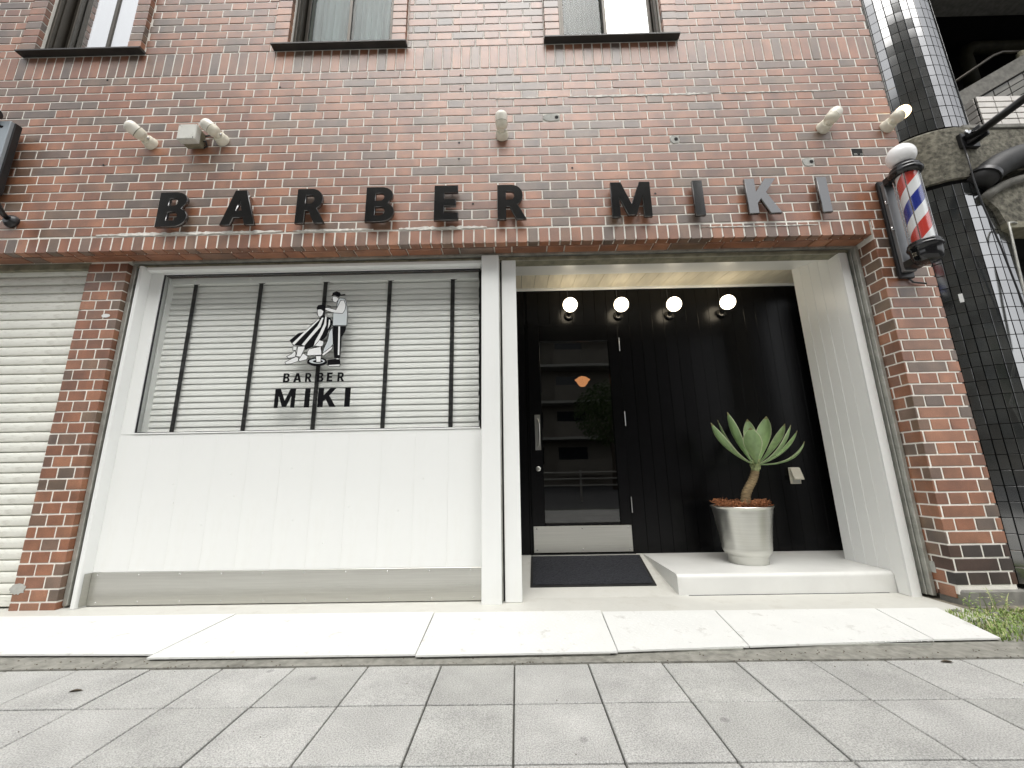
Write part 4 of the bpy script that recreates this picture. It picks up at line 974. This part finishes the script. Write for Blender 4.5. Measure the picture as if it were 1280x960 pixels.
MB().tube([(-2.30, D - .03, 3.25), (-2.26, D - .012, 3.275), (-2.22, D - .010, 3.285), (-2.19, D - .012, 3.265), (-2.165, D - .02, 3.245)], .006, 7).tube([(-2.30, D - .03, 3.20), (-2.262, D - .025, 3.215), (-2.258, D - .012, 3.18), (-2.29, D - .010, 3.165)], .006, 7).obj('cables', M['black'], jbx, True)
for x, z in ((-2.392, 3.27), (-2.283, 3.164)): MB().lathe([(0, .002), (.004, .001), (.004, 0)], (x, D - .115, z), (0, -1, 0), 8).obj('screw', M['dark'], jbx)

# ================================================================== BARBER POLE
bp_ = thing('barber_pole', 'barber pole with red white and blue stripes and a white globe on top', 'barber pole', (2.618, D, 2.06))
px, py = 2.620, 2.365
box('back_plate', M['black'], 2.570, 2.668, D - .03, D - .004, 1.995, 2.735, bp_, .006)
MB().cbox(2.578, 2.660, D - .060, D - .0305, 2.03, 2.70, .004).obj('mounting_rail', M['polebracket'], bp_)
for z in (2.33, 2.53): 
    MB().tube([(2.575, D - .055, z), (2.558, D - .062, z + .004), (2.556, D - .062, z + .02)], .006, 7).obj('wing_bolt', M['chrome'], bp_, True)
for z in (2.665, 2.04): MB().cbox(px - .05, px + .05, py + .03, D - .061, z, z + .05, .004).obj('bracket_arm', M['black'], bp_)
MB().tube([(2.64, D - .012, 1.995), (2.66, D - .012, 1.97), (2.735, D - .02, 1.955)], .006, 7).obj('cable_stay', M['black'], bp_)
MB().lathe([(0.0000, -0.0040), (0.0659, -0.0040), (0.0769, 0.0000), (0.0878, 0.0120), (0.0906, 0.0220), (0.0878, 0.0320), (0.0787, 0.0400), (0.0805, 0.0500), (0.0769, 0.0600), (0.0641, 0.0720), (0.0586, 0.0850), (0.0000, 0.0860)], (px, py, 2.655), seg=48).obj('top_cap', M['blackgloss'], bp_, 50)
MB().lathe([(.080 * math.sin(math.pi * i / 20), -.080 * math.cos(math.pi * i / 20)) for i in range(21)], (px, py, 2.808), seg=40).obj('globe', M['globeoff'], bp_, True)
MB().lathe([(0.0000, 0.0000), (0.0320, 0.0000), (0.0567, 0.0080), (0.0732, 0.0280), (0.0778, 0.0600), (0.0787, 0.0920), (0.0860, 0.0980), (0.0897, 0.1080), (0.0878, 0.1180), (0.0805, 0.1240), (0.0824, 0.1340), (0.0769, 0.1420), (0.0677, 0.1460), (0.0000, 0.1470)], (px, py, 2.022), seg=48).obj('bottom_cap', M['blackgloss'], bp_, 50)
# the striped cylinder: helical stripes as faces of their own colour
def stripes():
    mb = MB(); seg, rows = 72, 96; z0, z1, r = 2.15, 2.655, .0575; turns = (z1 - z0) / .39
    for j in range(rows + 1):
        for i in range(seg):
            a = 2 * math.pi * i / seg + (j / rows) * turns * 2 * math.pi; mb.v.append((px + r * math.cos(a), py + r * math.sin(a), z0 + (z1 - z0) * j / rows))
    for j in range(rows):
        for i in range(seg):
            k = (i + 1) % seg; ph = ((i + SHIFT) / seg) % 1
            c = 1 if ph < .27 else 2 if .5 <= ph < .77 else 0
            mb.face((j * seg + i, j * seg + k, (j + 1) * seg + k, (j + 1) * seg + i), c)
    return mb
SHIFT = 52
stripes().obj('striped_cylinder', [M['pole_white'], M['pole_red'], M['pole_blue']], bp_, True)
gt = MB().lathe([(.0645, 2.15), (.0645, 2.657)], (px, py, 0), seg=48, close=False).obj('glass_tube', glass_mat('pole_tube_glass', tint=(.96, .97, .97), boost=1.3), bp_, True)
for a in (-2.55, -.45, 1.0, 2.2): MB().tube([(px + .0675 * math.cos(a), py + .0675 * math.sin(a), 2.145), (px + .0675 * math.cos(a), py + .0675 * math.sin(a), 2.66)], .0035, 7).obj('tie_rod', M['chrome'], bp_)

# ================================================================== LEFT EDGE: sign panel and black spotlight
sg = thing('wall_sign', 'grey blue metal sign board with black rim above the roller shutter', 'sign', (-4.2, 2.44, 2.75))
MB().cbox(-4.55, -3.655, 2.43, 2.455, 2.78, 3.352, .003).obj('sign_board', M['signgrey'], sg)
MB().cbox(-4.55, -3.651, 2.4555, 2.50, 2.775, 3.357, .003).obj('frame', M['black'], sg)
MB().cbox(-4.3, -4.26, 2.501, 2.54, 2.85, 3.25, .002).cbox(-3.80, -3.76, 2.501, 2.54, 2.85, 3.25, .002).obj('bracket', M['black'], sg)
MB().prism([(-3.735, 3.330), (-3.720, 3.312), (-3.698, 3.306), (-3.706, 3.290), (-3.730, 3.297)], 'y', 2.4275, 2.431).obj('black_mark', M['decal'], sg)
MB().lathe([(.034, 0), (.036, .02), (.036, .34), (.0, .345)], (-4.07, 2.40, 3.40), (1, 0, -.03), 18).obj('tube_lamp', M['black'], sg, 40)
MB().cbox(-3.86, -3.82, 2.40, 2.54, 3.385, 3.41, .003).obj('lamp_arm', M['black'], sg)
bs = thing('black_spotlight', 'black spotlight on a bent arm low on the wall above the roller shutter', 'spotlight', (-3.575, D, 2.58))
MB().lathe([(.048, 0), (.048, .016), (.040, .028), (.03, .04), (0, .042)], (-3.575, D, 2.585), (0, -1, .1), 22).obj('base', M['black'], bs, 40)
MB().tube([(-3.575, D - .035, 2.592), (-3.575, D - .07, 2.61), (-3.565, D - .12, 2.65), (-3.59, D - .15, 2.67), (-3.66, D - .16, 2.66)], [.015, .018, .022, .025, .025], 12).obj('arm', M['black'], bs, True)
MB().lathe([(.03, 0), (.042, .02), (.05, .10), (.052, .14), (0, .14)], (-3.62, D - .16, 2.665), (-.5, -.3, -.75), 20).obj('lamp_head', M['black'], bs, 40)

# ================================================================== UPPER WINDOWS
def upper_window(o0, o1, mull, lab, cur, dim):
    t = thing('upper_window', lab, 'window', ((o0 + o1) / 2, D, 4.09), 'upper windows with brick surrounds')
    z0, z1 = 4.106, 5.30; yf = D + .085
    w0, w1 = o0 - .128, o1 + .123
    MB().prism([(D - .055, 4.078), (D - .055, 4.090), (D - .045, 4.1005), (D + .10, 4.1035), (D + .10, 4.078)], 'x', w0 + .002, w1 - .002).obj('sill', M['sill'], t)
    f = MB()
    f.cbox(o0, o0 + .022, D + .02, D + .16, z0, z1, .002); f.cbox(o1 - .022, o1, D + .02, D + .16, z0, z1, .002)
    f.cbox(o0 + .0225, o1 - .0225, D + .025, D + .16, z0, z0 + .018, .002); f.cbox(o0 + .0225, o1 - .0225, D + .025, D + .16, z1 - .03, z1, .002)
    f.box(o0 + .0225, o0 + .030, D + .05, D + .065, z0 + .019, z1 - .031); f.box(o1 - .030, o1 - .0225, D + .05, D + .065, z0 + .019, z1 - .031)
    f.obj('window_frame', M['bronze'], t)
    for a, b, y, gm in ((o0 + .031, mull + .016, D + .115, M['upglass2'] if dim[0] else M['upglass']), (mull - .012, o1 - .031, D + .080, M['upglass2'] if dim[1] else M['upglass'])):
        s = MB(); s.cbox(a, a + .026, y, y + .026, z0 + .0195, z1 - .032, .002); s.cbox(b - .026, b, y, y + .026, z0 + .0195, z1 - .032, .002)
        s.cbox(a + .0265, b - .0265, y, y + .026, z0 + .0195, z0 + .045, .002); s.cbox(a + .0265, b - .0265, y, y + .026, z1 - .07, z1 - .032, .002)
        so = s.obj('sash', M['bronze'], t)
        MB().box(a + .0265, b - .0265, y + .010, y + .014, z0 + .0455, z1 - .0705).obj('pane', gm, so)
    if cur is not None:
        c = MB(); n = 60
        for (a, b, y) in ((o0 + .03, mull + .05, D + .22), (mull - .03, o1 - .03, D + .20)):
            k = len(c.v)
            for i in range(n + 1):
                x = a + (b - a) * i / n; yy = y + .018 * math.sin(i * .9) + .008 * math.sin(i * 2.3)
                c.v += [(x, yy, z0), (x, yy, z1)]
            for i in range(n): c.face((k + 2 * i, k + 2 * i + 2, k + 2 * i + 3, k + 2 * i + 1))
        c.obj('curtain', cur, t, True)
    MB().box(o0, o1, D + .301, D + .31, z0, z1).obj('dark_room', M['dark'], t)
    return t
upper_window(*OPEN[0], -3.33, 'upper window reflecting white sky, leftmost, above the sign panel', None, (0, 0))
upper_window(*OPEN[1], -1.325, 'upper window with a streaky grey blue curtain, middle one of the three', M['curtain'], (1, 1))
upper_window(*OPEN[2], .790, 'upper window with a dim beige left pane and a bright right pane', M['curtain2'], (1, 0))

# ================================================================== TILED COLUMN AND NEIGHBOURING STRUCTURE
cc = (3.40, 3.02); CRD = .385
colm = thing('tiled_column', 'round column clad in small black glazed tiles beside the brick wall', 'column', (cc[0], cc[1], 0))
MB().lathe([(CRD - .006, 0.0), (CRD - .006, 2.84)], (cc[0], cc[1], .03), seg=72, close=False).lathe([(CRD - .026, 3.28), (CRD - .026, 6.2)], (cc[0], cc[1], 0), seg=72, close=False).obj('column_shaft', M['tilegrout'], colm, True)
TW, TH = .0505, .0985; tiles = []
def tile_mtx(a, z, r):
    n = Vector((math.cos(a), math.sin(a), 0))
    m = Matrix.Translation(Vector((cc[0], cc[1], z)) + n * r) @ Matrix.Rotation(a + math.pi / 2, 4, 'Z')
    return m @ Matrix.Rotation(ru(-.007, .007), 4, 'X') @ Matrix.Rotation(ru(-.008, .008), 4, 'Z')
for r, zs, ze in ((CRD, .05, 2.81), (CRD - .02, 3.315, 6.0)):
    nt_ = int(2 * math.pi * r / TW); z = ze - TH / 2 if r == CRD else zs + TH / 2
    while (z - TH / 2 > zs - .03) if r == CRD else (z < ze):
        for k in range(nt_):
            a = 2 * math.pi * k / nt_; n = Vector((math.cos(a), math.sin(a), 0)); p = Vector((cc[0], cc[1], z)) + n * r
            if n.dot(Vector((0, 0, CAMZ)) - p) < -.15: continue
            m = tile_mtx(a, z, r); hw_, hh = TW / 2 - .0022, TH / 2 - .0022
            vis = 0
            if n.dot(Vector((0, 0, CAMZ)) - p) > 0 and p.x / p.y > 2.84 / 2.54: vis = shown([m @ Vector(q) for q in ((-hw_, 0, -hh), (hw_, 0, -hh), (hw_, 0, hh), (-hw_, 0, hh))])
            tiles.append((vis, m, hw_, hh))
        z += -TH if r == CRD else TH
tiles.sort(key=lambda t: -t[0]); tmesh = None; rest = MB(); tr_ = 0
for i, (vis, m, a, b) in enumerate(tiles):
    if i < 300 and vis > 0:
        if tmesh is None: tmesh = MB().cbox(-a, a, -.003, .005, -b, b, .0007).mesh('tile', M['tile'])
        o = link('tile', tmesh, colm); o.matrix_parent_inverse = PINV[colm.name]; o.matrix_basis = m
    else: rest.cbox(-a, a, -.003, .005, -b, b, .0007, mtx=m)
rest.obj('tile_mass', M['tile'], colm, kind='stuff')
an = math.radians(-128)
MB().cbox(-.011, .011, -.0065, -.0055, -.032, .032, .0003, mtx=Matrix.Translation((cc[0] + (CRD + .000) * math.cos(an), cc[1] + (CRD + .000) * math.sin(an), 1.93)) @ Matrix.Rotation(an + math.pi / 2, 4, 'Z')).obj('white_sticker', M['decalw'], colm)

cb_ = thing('concrete_beam', 'rough concrete collar and beam round the black tiled column', 'beam', (3.9, 3.0, 2.84))
MB().lathe([(CRD - .01, 2.843), (CRD + .018, 2.846), (CRD + .022, 2.88), (CRD + .022, 3.27), (CRD + .010, 3.283), (CRD - .03, 3.312)], (cc[0], cc[1], 0), seg=64, close=False).obj('collar', M['concrete'], cb_, 40)
MB().cbox(3.42, 7.5, 2.628, 3.05, 2.90, 3.262, .006).obj('beam_front', M['concrete'], cb_)
MB().cbox(3.425, 7.5, 2.618, 3.06, 3.2625, 3.302, .006).obj('beam_cap', M['smoothcon'], cb_)
# arch under the beam: pale rim with a black half round duct against it
def archpts(r, y, n=22, a0=178, a1=60, cx=4.05, cz=2.45): return [(cx + r * math.cos(math.radians(a0 + (a1 - a0) * i / n)), y, cz + r * math.sin(math.radians(a0 + (a1 - a0) * i / n)) * .86) for i in range(n + 1)]
du = thing('curved_duct', 'thick black curved duct under the concrete beam at the right edge', 'duct', (3.8, 2.6, 2.6))
dpts = [(3.40, 2.62, 2.775), (3.435, 2.60, 2.815), (3.49, 2.59, 2.865), (3.56, 2.585, 2.91), (3.66, 2.58, 2.955), (3.78, 2.58, 2.99), (3.95, 2.58, 3.02), (4.2, 2.58, 3.04), (4.8, 2.58, 3.05)]
MB().tube(dpts, [.075, .08, .083, .083, .083, .083, .083, .083, .083], 20).obj('duct_body', M['duct'], du, True)
for i in (1,): MB().tube([Vector(dpts[1]) + Vector((-.006, 0, -.008)), Vector(dpts[1]) + Vector((.012, 0, .016))], .092, 20).obj('duct_collar', M['black'], du, 40)
rimp = [(3.405, 2.60, 2.655), (3.46, 2.60, 2.70), (3.53, 2.60, 2.738), (3.62, 2.60, 2.775), (3.74, 2.60, 2.81), (3.9, 2.60, 2.84), (4.2, 2.60, 2.87), (4.8, 2.60, 2.88)]
MB().tube(rimp, .030, 10).obj('arch_rim', M['smoothcon'], cb_, True)
ap = [(p[0], p[2]) for p in rimp] + [(4.8, 2.455), (3.50, 2.455), (3.475, 2.56)]
MB().prism(ap, 'y', 2.606, 2.70).obj('arch_panel', M['concrete'], cb_)
MB().cbox(3.50, 4.8, 2.60, 2.75, 2.405, 2.4545, .004).obj('arch_ledge', M['oldalu'], cb_)
rod = thing('stay_rod', 'black steel stay rod bolted to the concrete beam', 'rod', (3.42, 2.62, 3.15))
MB().tube([(3.40, 2.605, 3.135), (3.33, 2.25, 3.085), (3.20, 1.6, 3.0)], .026, 14).obj('rod', M['black'], rod, True)
MB().cbox(3.345, 3.475, 2.588, 2.627, 3.075, 3.195, .004).obj('base_plate', M['black'], rod)
MB().cbox(3.372, 3.385, 2.49, 2.587, 3.09, 3.175, .003).cbox(3.42, 3.433, 2.49, 2.587, 3.09, 3.175, .003).obj('clevis', M['black'], rod)
MB().tube([(3.345, 2.53, 3.15), (3.46, 2.53, 3.15)], .011, 10).tube([(3.36, 2.575, 3.18), (3.36, 2.555, 3.18)], .013, 6).tube([(3.46, 2.575, 3.18), (3.46, 2.555, 3.18)], .013, 6).obj('bolts', M['chrome'], rod)
hc = MB().tube([(3.36, 2.60, 3.10), (3.30, 2.55, 2.95), (3.28, 2.54, 2.75), (3.275, 2.53, 2.55), (3.31, 2.53, 2.22), (3.34, 2.53, 1.75), (3.36, 2.53, 1.2), (3.37, 2.56, .5), (3.38, 2.58, .01)], .0055, 7).obj('hanging_cable', M['black'], None, True)
setp(hc, 'thin black cable hanging down from the stay rod in front of the tiled column', 'cable')
wc = MB().tube([(3.56, 2.60, 2.44), (3.52, 2.585, 2.437), (3.465, 2.57, 2.425), (3.45, 2.56, 2.38), (3.425, 2.55, 2.25), (3.41, 2.55, 2.09), (3.39, 2.55, 1.85), (3.37, 2.55, 1.55), (3.30, 2.55, 1.33), (3.24, 2.55, 1.18), (3.27, 2.55, .95), (3.32, 2.56, .4), (3.34, 2.58, .01)], .007, 8).obj('grey_conduit', M['alu'], None, True)
setp(wc, 'pale grey conduit curving down beside the tiled column at the right edge', 'conduit')

# white tiled balcony box
wb = thing('tiled_balcony', 'white tiled balcony corner with dark joints behind the column', 'balcony', (5.6, 4.0, 4.3))
A = Vector((5.35, 3.9, 0)); B_ = Vector((7.6, 3.9, 0)); C_ = Vector((5.25, 5.4, 0))
MB().prism([(5.36, 3.91), (7.6, 3.91), (7.6, 5.4), (5.26, 5.4)], 'z', 4.44, 4.925).obj('balcony_core', M['darkgrout'], wb)
rows, th = 6, .079
for r in range(rows):
    z1 = 4.93 - r * th - .006; z0 = z1 - th + .012
    x = 5.352; k = 0
    while x < 6.6:
        piece('wall_tile', M['whitetile'], x, min(x + .19, 6.6), 3.90, 3.915, z0, z1, wb, .0015); x += .199
    y = 3.93; k = 0
    while y < 5.3:
        f = (y + .1 - 3.9) / 1.5; X = 5.35 - .1 * f
        piece('wall_tile', M['whitetile'], X - .002, X + .012, y, y + .19, z0, z1, wb, .0015, (0, 0, .066)); y += .199
MB().cbox(5.33, 7.6, 3.885, 5.4, 4.38, 4.437, .004).obj('balcony_base', M['sill'], wb)
# stair parapet rising behind it
sp_ = thing('stair_parapet', 'stair parapet rising to the right, tiled below a concrete coping', 'parapet', (6.6, 4.6, 5.0))
def px_(x, z): return (x, z)
sl = (6.446 - 5.773) / (7.185 - 6.018)
def zt(x): return 5.70 + (x - 6.018) * sl
MB().prism([(5.3, zt(5.3) - .225), (9.2, zt(9.2) - .225), (9.2, zt(9.2)), (5.3, zt(5.3))], 'y', 4.58, 4.86).obj('coping', M['smoothcon'], sp_)
MB().prism([(5.3, zt(5.3) - 1.3), (9.2, zt(9.2) - 2.4), (9.2, zt(9.2) - .226), (5.3, zt(5.3) - .226)], 'y', 4.63, 4.80).obj('parapet_core', M['darkgrout'], sp_)
for r in range(8):
    x = 5.4 + (r % 1) * .12
    while x < 8.0:
        a, b = x, x + .225; d0 = -.245 - r * .098; d1 = d0 - .084
        MBk = ('rhomb', .225)
        if MBk not in CACHE:
            hgt = .084; mb = MB().prism([(0, 0), (.225, .225 * sl), (.225, .225 * sl + hgt), (0, hgt)], 'y', 0, .015); CACHE[MBk] = mb.mesh('parapet_tile', M['greytile'])
        link('parapet_tile', CACHE[MBk], sp_, (a, 4.616, zt(a) + d1)); x += .24
MB().tube([(5.6, 4.72, 5.62), (6.9, 4.72, 6.50), (7.05, 4.72, 6.56), (7.4, 4.72, 6.56)], .022, 8).obj('hand_rail', M['bronze'], sp_, True)
MB().tube([(7.30, 4.72, 6.20), (7.30, 4.72, 6.54)], .045, 10).obj('rail_post', M['oldalu'], sp_, True)
MB().prism([(7.55, 6.44), (8.25, 6.84), (8.14, 7.10), (7.55, 6.68)], 'y', 4.70, 4.74).obj('side_panel', M['smoothcon'], sp_)
MB().tube([(8.14, 4.69, 7.12), (8.25, 4.69, 6.84)], .016, 6).obj('panel_edge', M['aptslab'], sp_)
dp = MB().tube([(8.80, 6.4, 7.2), (8.82, 6.4, 8.45), (8.84, 6.4, 8.6), (8.90, 6.4, 8.70), (9.0, 6.4, 8.74), (9.2, 6.4, 8.75), (12, 6.4, 8.75)], .11, 14).obj('drain_pipe', M['pipe'], None, True)
setp(dp, 'old bent drain pipe in the dark behind the stair parapet', 'pipe')
nb_ = thing('neighbour_building', 'dark open building behind the tiled column', 'building', (8, 8, 0))
MB().box(2.86, 16, 6.9, 7.2, 0, 13).obj('rear_wall', M['dark'], nb_)  # deep shade of the void put into the near-black wall colour
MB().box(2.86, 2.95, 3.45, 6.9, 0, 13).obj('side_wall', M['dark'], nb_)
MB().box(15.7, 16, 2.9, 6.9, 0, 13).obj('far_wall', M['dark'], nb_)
MB().box(2.86, 16, 2.95, 6.9, 8.9, 9.3).obj('shade_slab', M['dark'], nb_)  # slab added, with the closing walls, to keep sky light out
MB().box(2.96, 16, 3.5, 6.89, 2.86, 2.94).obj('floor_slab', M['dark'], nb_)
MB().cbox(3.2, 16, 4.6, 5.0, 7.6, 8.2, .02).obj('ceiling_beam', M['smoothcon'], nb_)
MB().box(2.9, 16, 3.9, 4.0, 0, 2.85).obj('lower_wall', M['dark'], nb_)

# ================================================================== WEEDS, FALLEN LEAVES
gr = MB(); R = random.Random(11)
def ingrass(x, y):
    return y > 2.03 and y < 2.44 and x > 2.13 + (y - 2.05) * .36 + .012 and x < 4.0
n = 0
while n < 4200:
    x = R.uniform(2.13, 3.4); y = R.uniform(2.04, 2.50)
    if not ingrass(x, y) or R.random() < .25 + .3 * math.sin(x * 23) * math.sin(y * 31): continue
    n += 1; h = R.uniform(.008, .03); a = R.random() * 6.283; l = h * R.uniform(.3, 1.0); w_ = R.uniform(.0016, .0036)
    dx, dy = math.cos(a), math.sin(a); z = .002
    p0 = (x - dy * w_, y + dx * w_, z); p1 = (x + dy * w_, y - dx * w_, z); m1 = (x + dx * l * .45 - dy * w_ * .8, y + dy * l * .45 + dx * w_ * .8, z + h * .75); m2 = (x + dx * l * .45 + dy * w_ * .8, y + dy * l * .45 - dx * w_ * .8, z + h * .75)
    tp = (x + dx * l, y + dy * l, z + h * R.uniform(.8, 1.05))
    gr.add([p0, p1, m2, m1, tp], [(0, 1, 2, 3), (3, 2, 4)])
gr.obj('grass', M['grass'], None, kind='stuff')
st_ = MB()
for i in range(16):
    x, y = R.uniform(2.46, 2.68), R.uniform(2.44, 2.50); h = R.uniform(.05, .12); a = R.random() * 6.28
    st_.tube([(x, y, 0), (x + .02 * math.cos(a), y + .02 * math.sin(a), h * .6), (x + .05 * math.cos(a), y + .05 * math.sin(a), h)], [.0018, .0014, .0006], 4)
    for k in range(3):
        q = Vector((x + .03 * math.cos(a), y + .03 * math.sin(a), h * (.5 + .18 * k))); b = R.random() * 6.28; s = .016
        st_.add([q, q + Vector((math.cos(b) * s, math.sin(b) * s, .006)) + Vector((-math.sin(b), math.cos(b), 0)) * .004, q + Vector((math.cos(b) * s * 1.8, math.sin(b) * s * 1.8, .002)), q + Vector((math.cos(b) * s, math.sin(b) * s, .006)) - Vector((-math.sin(b), math.cos(b), 0)) * .004], [(0, 1, 2, 3)])
for i in range(120):
    x, y = R.uniform(2.22, 3.2), R.uniform(2.04, 2.44)
    if not ingrass(x, y): continue
    for k in range(3):
        b = R.random() * 6.28; s = R.uniform(.005, .011); q = Vector((x, y, R.uniform(.008, .024))); u = Vector((math.cos(b), math.sin(b), .15)); v2 = Vector((-math.sin(b), math.cos(b), 0))
        st_.add([q, q + u * s + v2 * s * .6, q + u * s * 1.9, q + u * s - v2 * s * .6], [(0, 1, 2, 3)])
st_.obj('weeds', M['grass'], None, kind='stuff')
cs = MB()
for i in range(46):
    x, y, s = R.uniform(2.32, 3.3), R.uniform(2.30, 2.52), R.uniform(.006, .022)
    cs.cbox(x - s, x + s, y - s * .7, y + s * .7, -.004, s * .7, s * .3)
cs.obj('rubble', M['smoothcon'], None, kind='stuff')
gt_ = MB()                                                      # grit and crumbs in the gutter of the kerb strip and under the plates' front edges
for i in range(520):
    x = R.uniform(-3.6, 3.4); y = R.choice([R.gauss(1.893, .004)] * 5 + [R.gauss(1.955, .015)] * 5 + [R.uniform(.9, 1.9)] + [R.gauss(2.57, .03)] * 2); s = R.uniform(.001, .003) * (.7 if y < 1.88 else 1)
    if y > 2.42 and y < 2.51: continue
    gt_.cbox(x - s, x + s, y - s * .7, y + s * .7, .0005, .001 + s * 1.2, s * .3)
gt_.obj('grit', M['dryleaf'], None, kind='stuff')
def fallen(x, y, a, l, lab):
    P = []; n = 8
    for i in range(n + 1): f = i / n; P.append((f * l - l / 2, .17 * l * math.sin(math.pi * f) ** .8, .003 + .004 * math.sin(math.pi * f)))
    for i in range(n - 1, 0, -1): f = i / n; P.append((f * l - l / 2, -.17 * l * math.sin(math.pi * f) ** .8, .003 + .006 * math.sin(math.pi * f)))
    m = Matrix.Translation((x, y, 0)) @ Matrix.Rotation(a, 4, 'Z'); P = [m @ Vector(p) for p in P]
    o = MB().add(P + [p + Vector((0, 0, -.0012)) for p in P], [tuple(range(len(P))), tuple(range(2 * len(P) - 1, len(P) - 1, -1))]).obj('fallen_leaf', M['dryleaf'])
    setp(o, lab, 'leaf', 'dry leaves lying on the paving')
fallen(-1.653, 1.704, .25, .045, 'dry brown leaf on the paving below the left end of the shop window')
fallen(1.700, 1.852, -.2, .045, 'dry brown leaf on the paving in front of the potted agave')

# ================================================================== WHAT THE GLASS REFLECTS: the other side of the street
ab = thing('apartment_building', 'beige apartment block with balconies across the street', 'building', (0, -25, 0))
AX0, AX1, AY, NF, FH = -34, 17.6, -25.0, 10, 2.95
MB().box(AX0, AX1, AY - 10, AY - 1.4, -.05, FH * NF + 1.2).obj('wall', M['aptwall'], ab)
for f in range(NF):
    z = .9 + f * FH
    MB().box(AX0, AX1, AY - 1.4 + .002, AY + .02, z + FH - .32, z + FH - .12).obj('balcony_slab', M['aptslab'], ab)
    for k in range(7):
        xa = AX0 + .6 + k * 7.3
        MB().box(xa, xa + 4.6, AY - .10, AY, z - .12 + .002, z + 1.05).box(xa, xa + 4.6, AY - .12, AY + .015, z + 1.052, z + 1.11).obj('parapet', M['aptwall'], ab)
        wv = MB().box(xa + .3, xa + 2.6, AY - 1.39, AY - 1.34, z, z + 2.1).box(xa + 5.2, xa + 6.4, AY - 1.39, AY - 1.34, z + .8, z + 2.1).obj('window', M['aptglass'], ab)
tre = thing('street_tree', 'leafy green street tree across the street', 'tree', (5.6, -17, 0))
MB().tube([(5.6, -17, -.05), (5.65, -17, 1.6), (5.5, -17, 3.0), (5.7, -17.1, 4.6)], [.16, .13, .10, .05], 10).tube([(5.55, -17, 2.4), (4.9, -16.8, 3.6), (4.5, -16.7, 4.4)], [.07, .05, .02], 8).tube([(5.55, -17, 2.8), (6.3, -17.2, 3.9), (6.7, -17.2, 4.9)], [.07, .05, .02], 8).obj('trunk', M['trunk'], tre, True)
cw = MB()
for i in range(5200):
    while True:
        q = Vector((R.uniform(-1, 1), R.uniform(-1, 1), R.uniform(-1, 1)))
        if q.length < 1 and math.sin(q.x * 7 + 1) * math.sin(q.y * 6) * math.sin(q.z * 8) > -.25: break
    c = Vector((5.5, -17, 4.4)) + Vector((q.x * 2.1, q.y * 1.8, q.z * 2.0)); s = R.uniform(.05, .11)
    n1 = Vector((R.uniform(-1, 1), R.uniform(-1, 1), R.uniform(-.4, 1))).normalized(); u = n1.orthogonal().normalized(); v2 = n1.cross(u)
    cw.add([c - u * s, c + v2 * s * .5, c + u * s, c - v2 * s * .5], [(0, 1, 2, 3)])
cw.obj('crown', M['foliage'], tre)
rl = thing('guard_rail', 'pale street guard rail across the street', 'guard rail', (0, -6, 0))
for z in (.45, .65, .85): MB().tube([(-8, -6.2, z), (8, -6.2, z)], .025, 8).obj('rail', M['aptslab'], rl)
for k in range(9): MB().tube([(-8 + 2 * k, -6.2, -.05), (-8 + 2 * k, -6.2, .92)], .035, 8).obj('post', M['aptslab'], rl)
for y, z, sag, lab in ((-2.6, 8.2, .25, 'black overhead cable along the street, middle of three'), (-2.9, 8.9, .3, 'black overhead cable along the street, topmost of three'), (-2.2, 7.4, .2, 'black overhead cable along the street, lowest of three')):
    o = MB().tube([(-16 + 2 * i, y, z - sag * (1 - ((i - 8) / 8) ** 2)) for i in range(17)], .022, 6).obj('overhead_cable', M['black'], None, True)
    setp(o, lab, 'cable', 'overhead cables along the street')
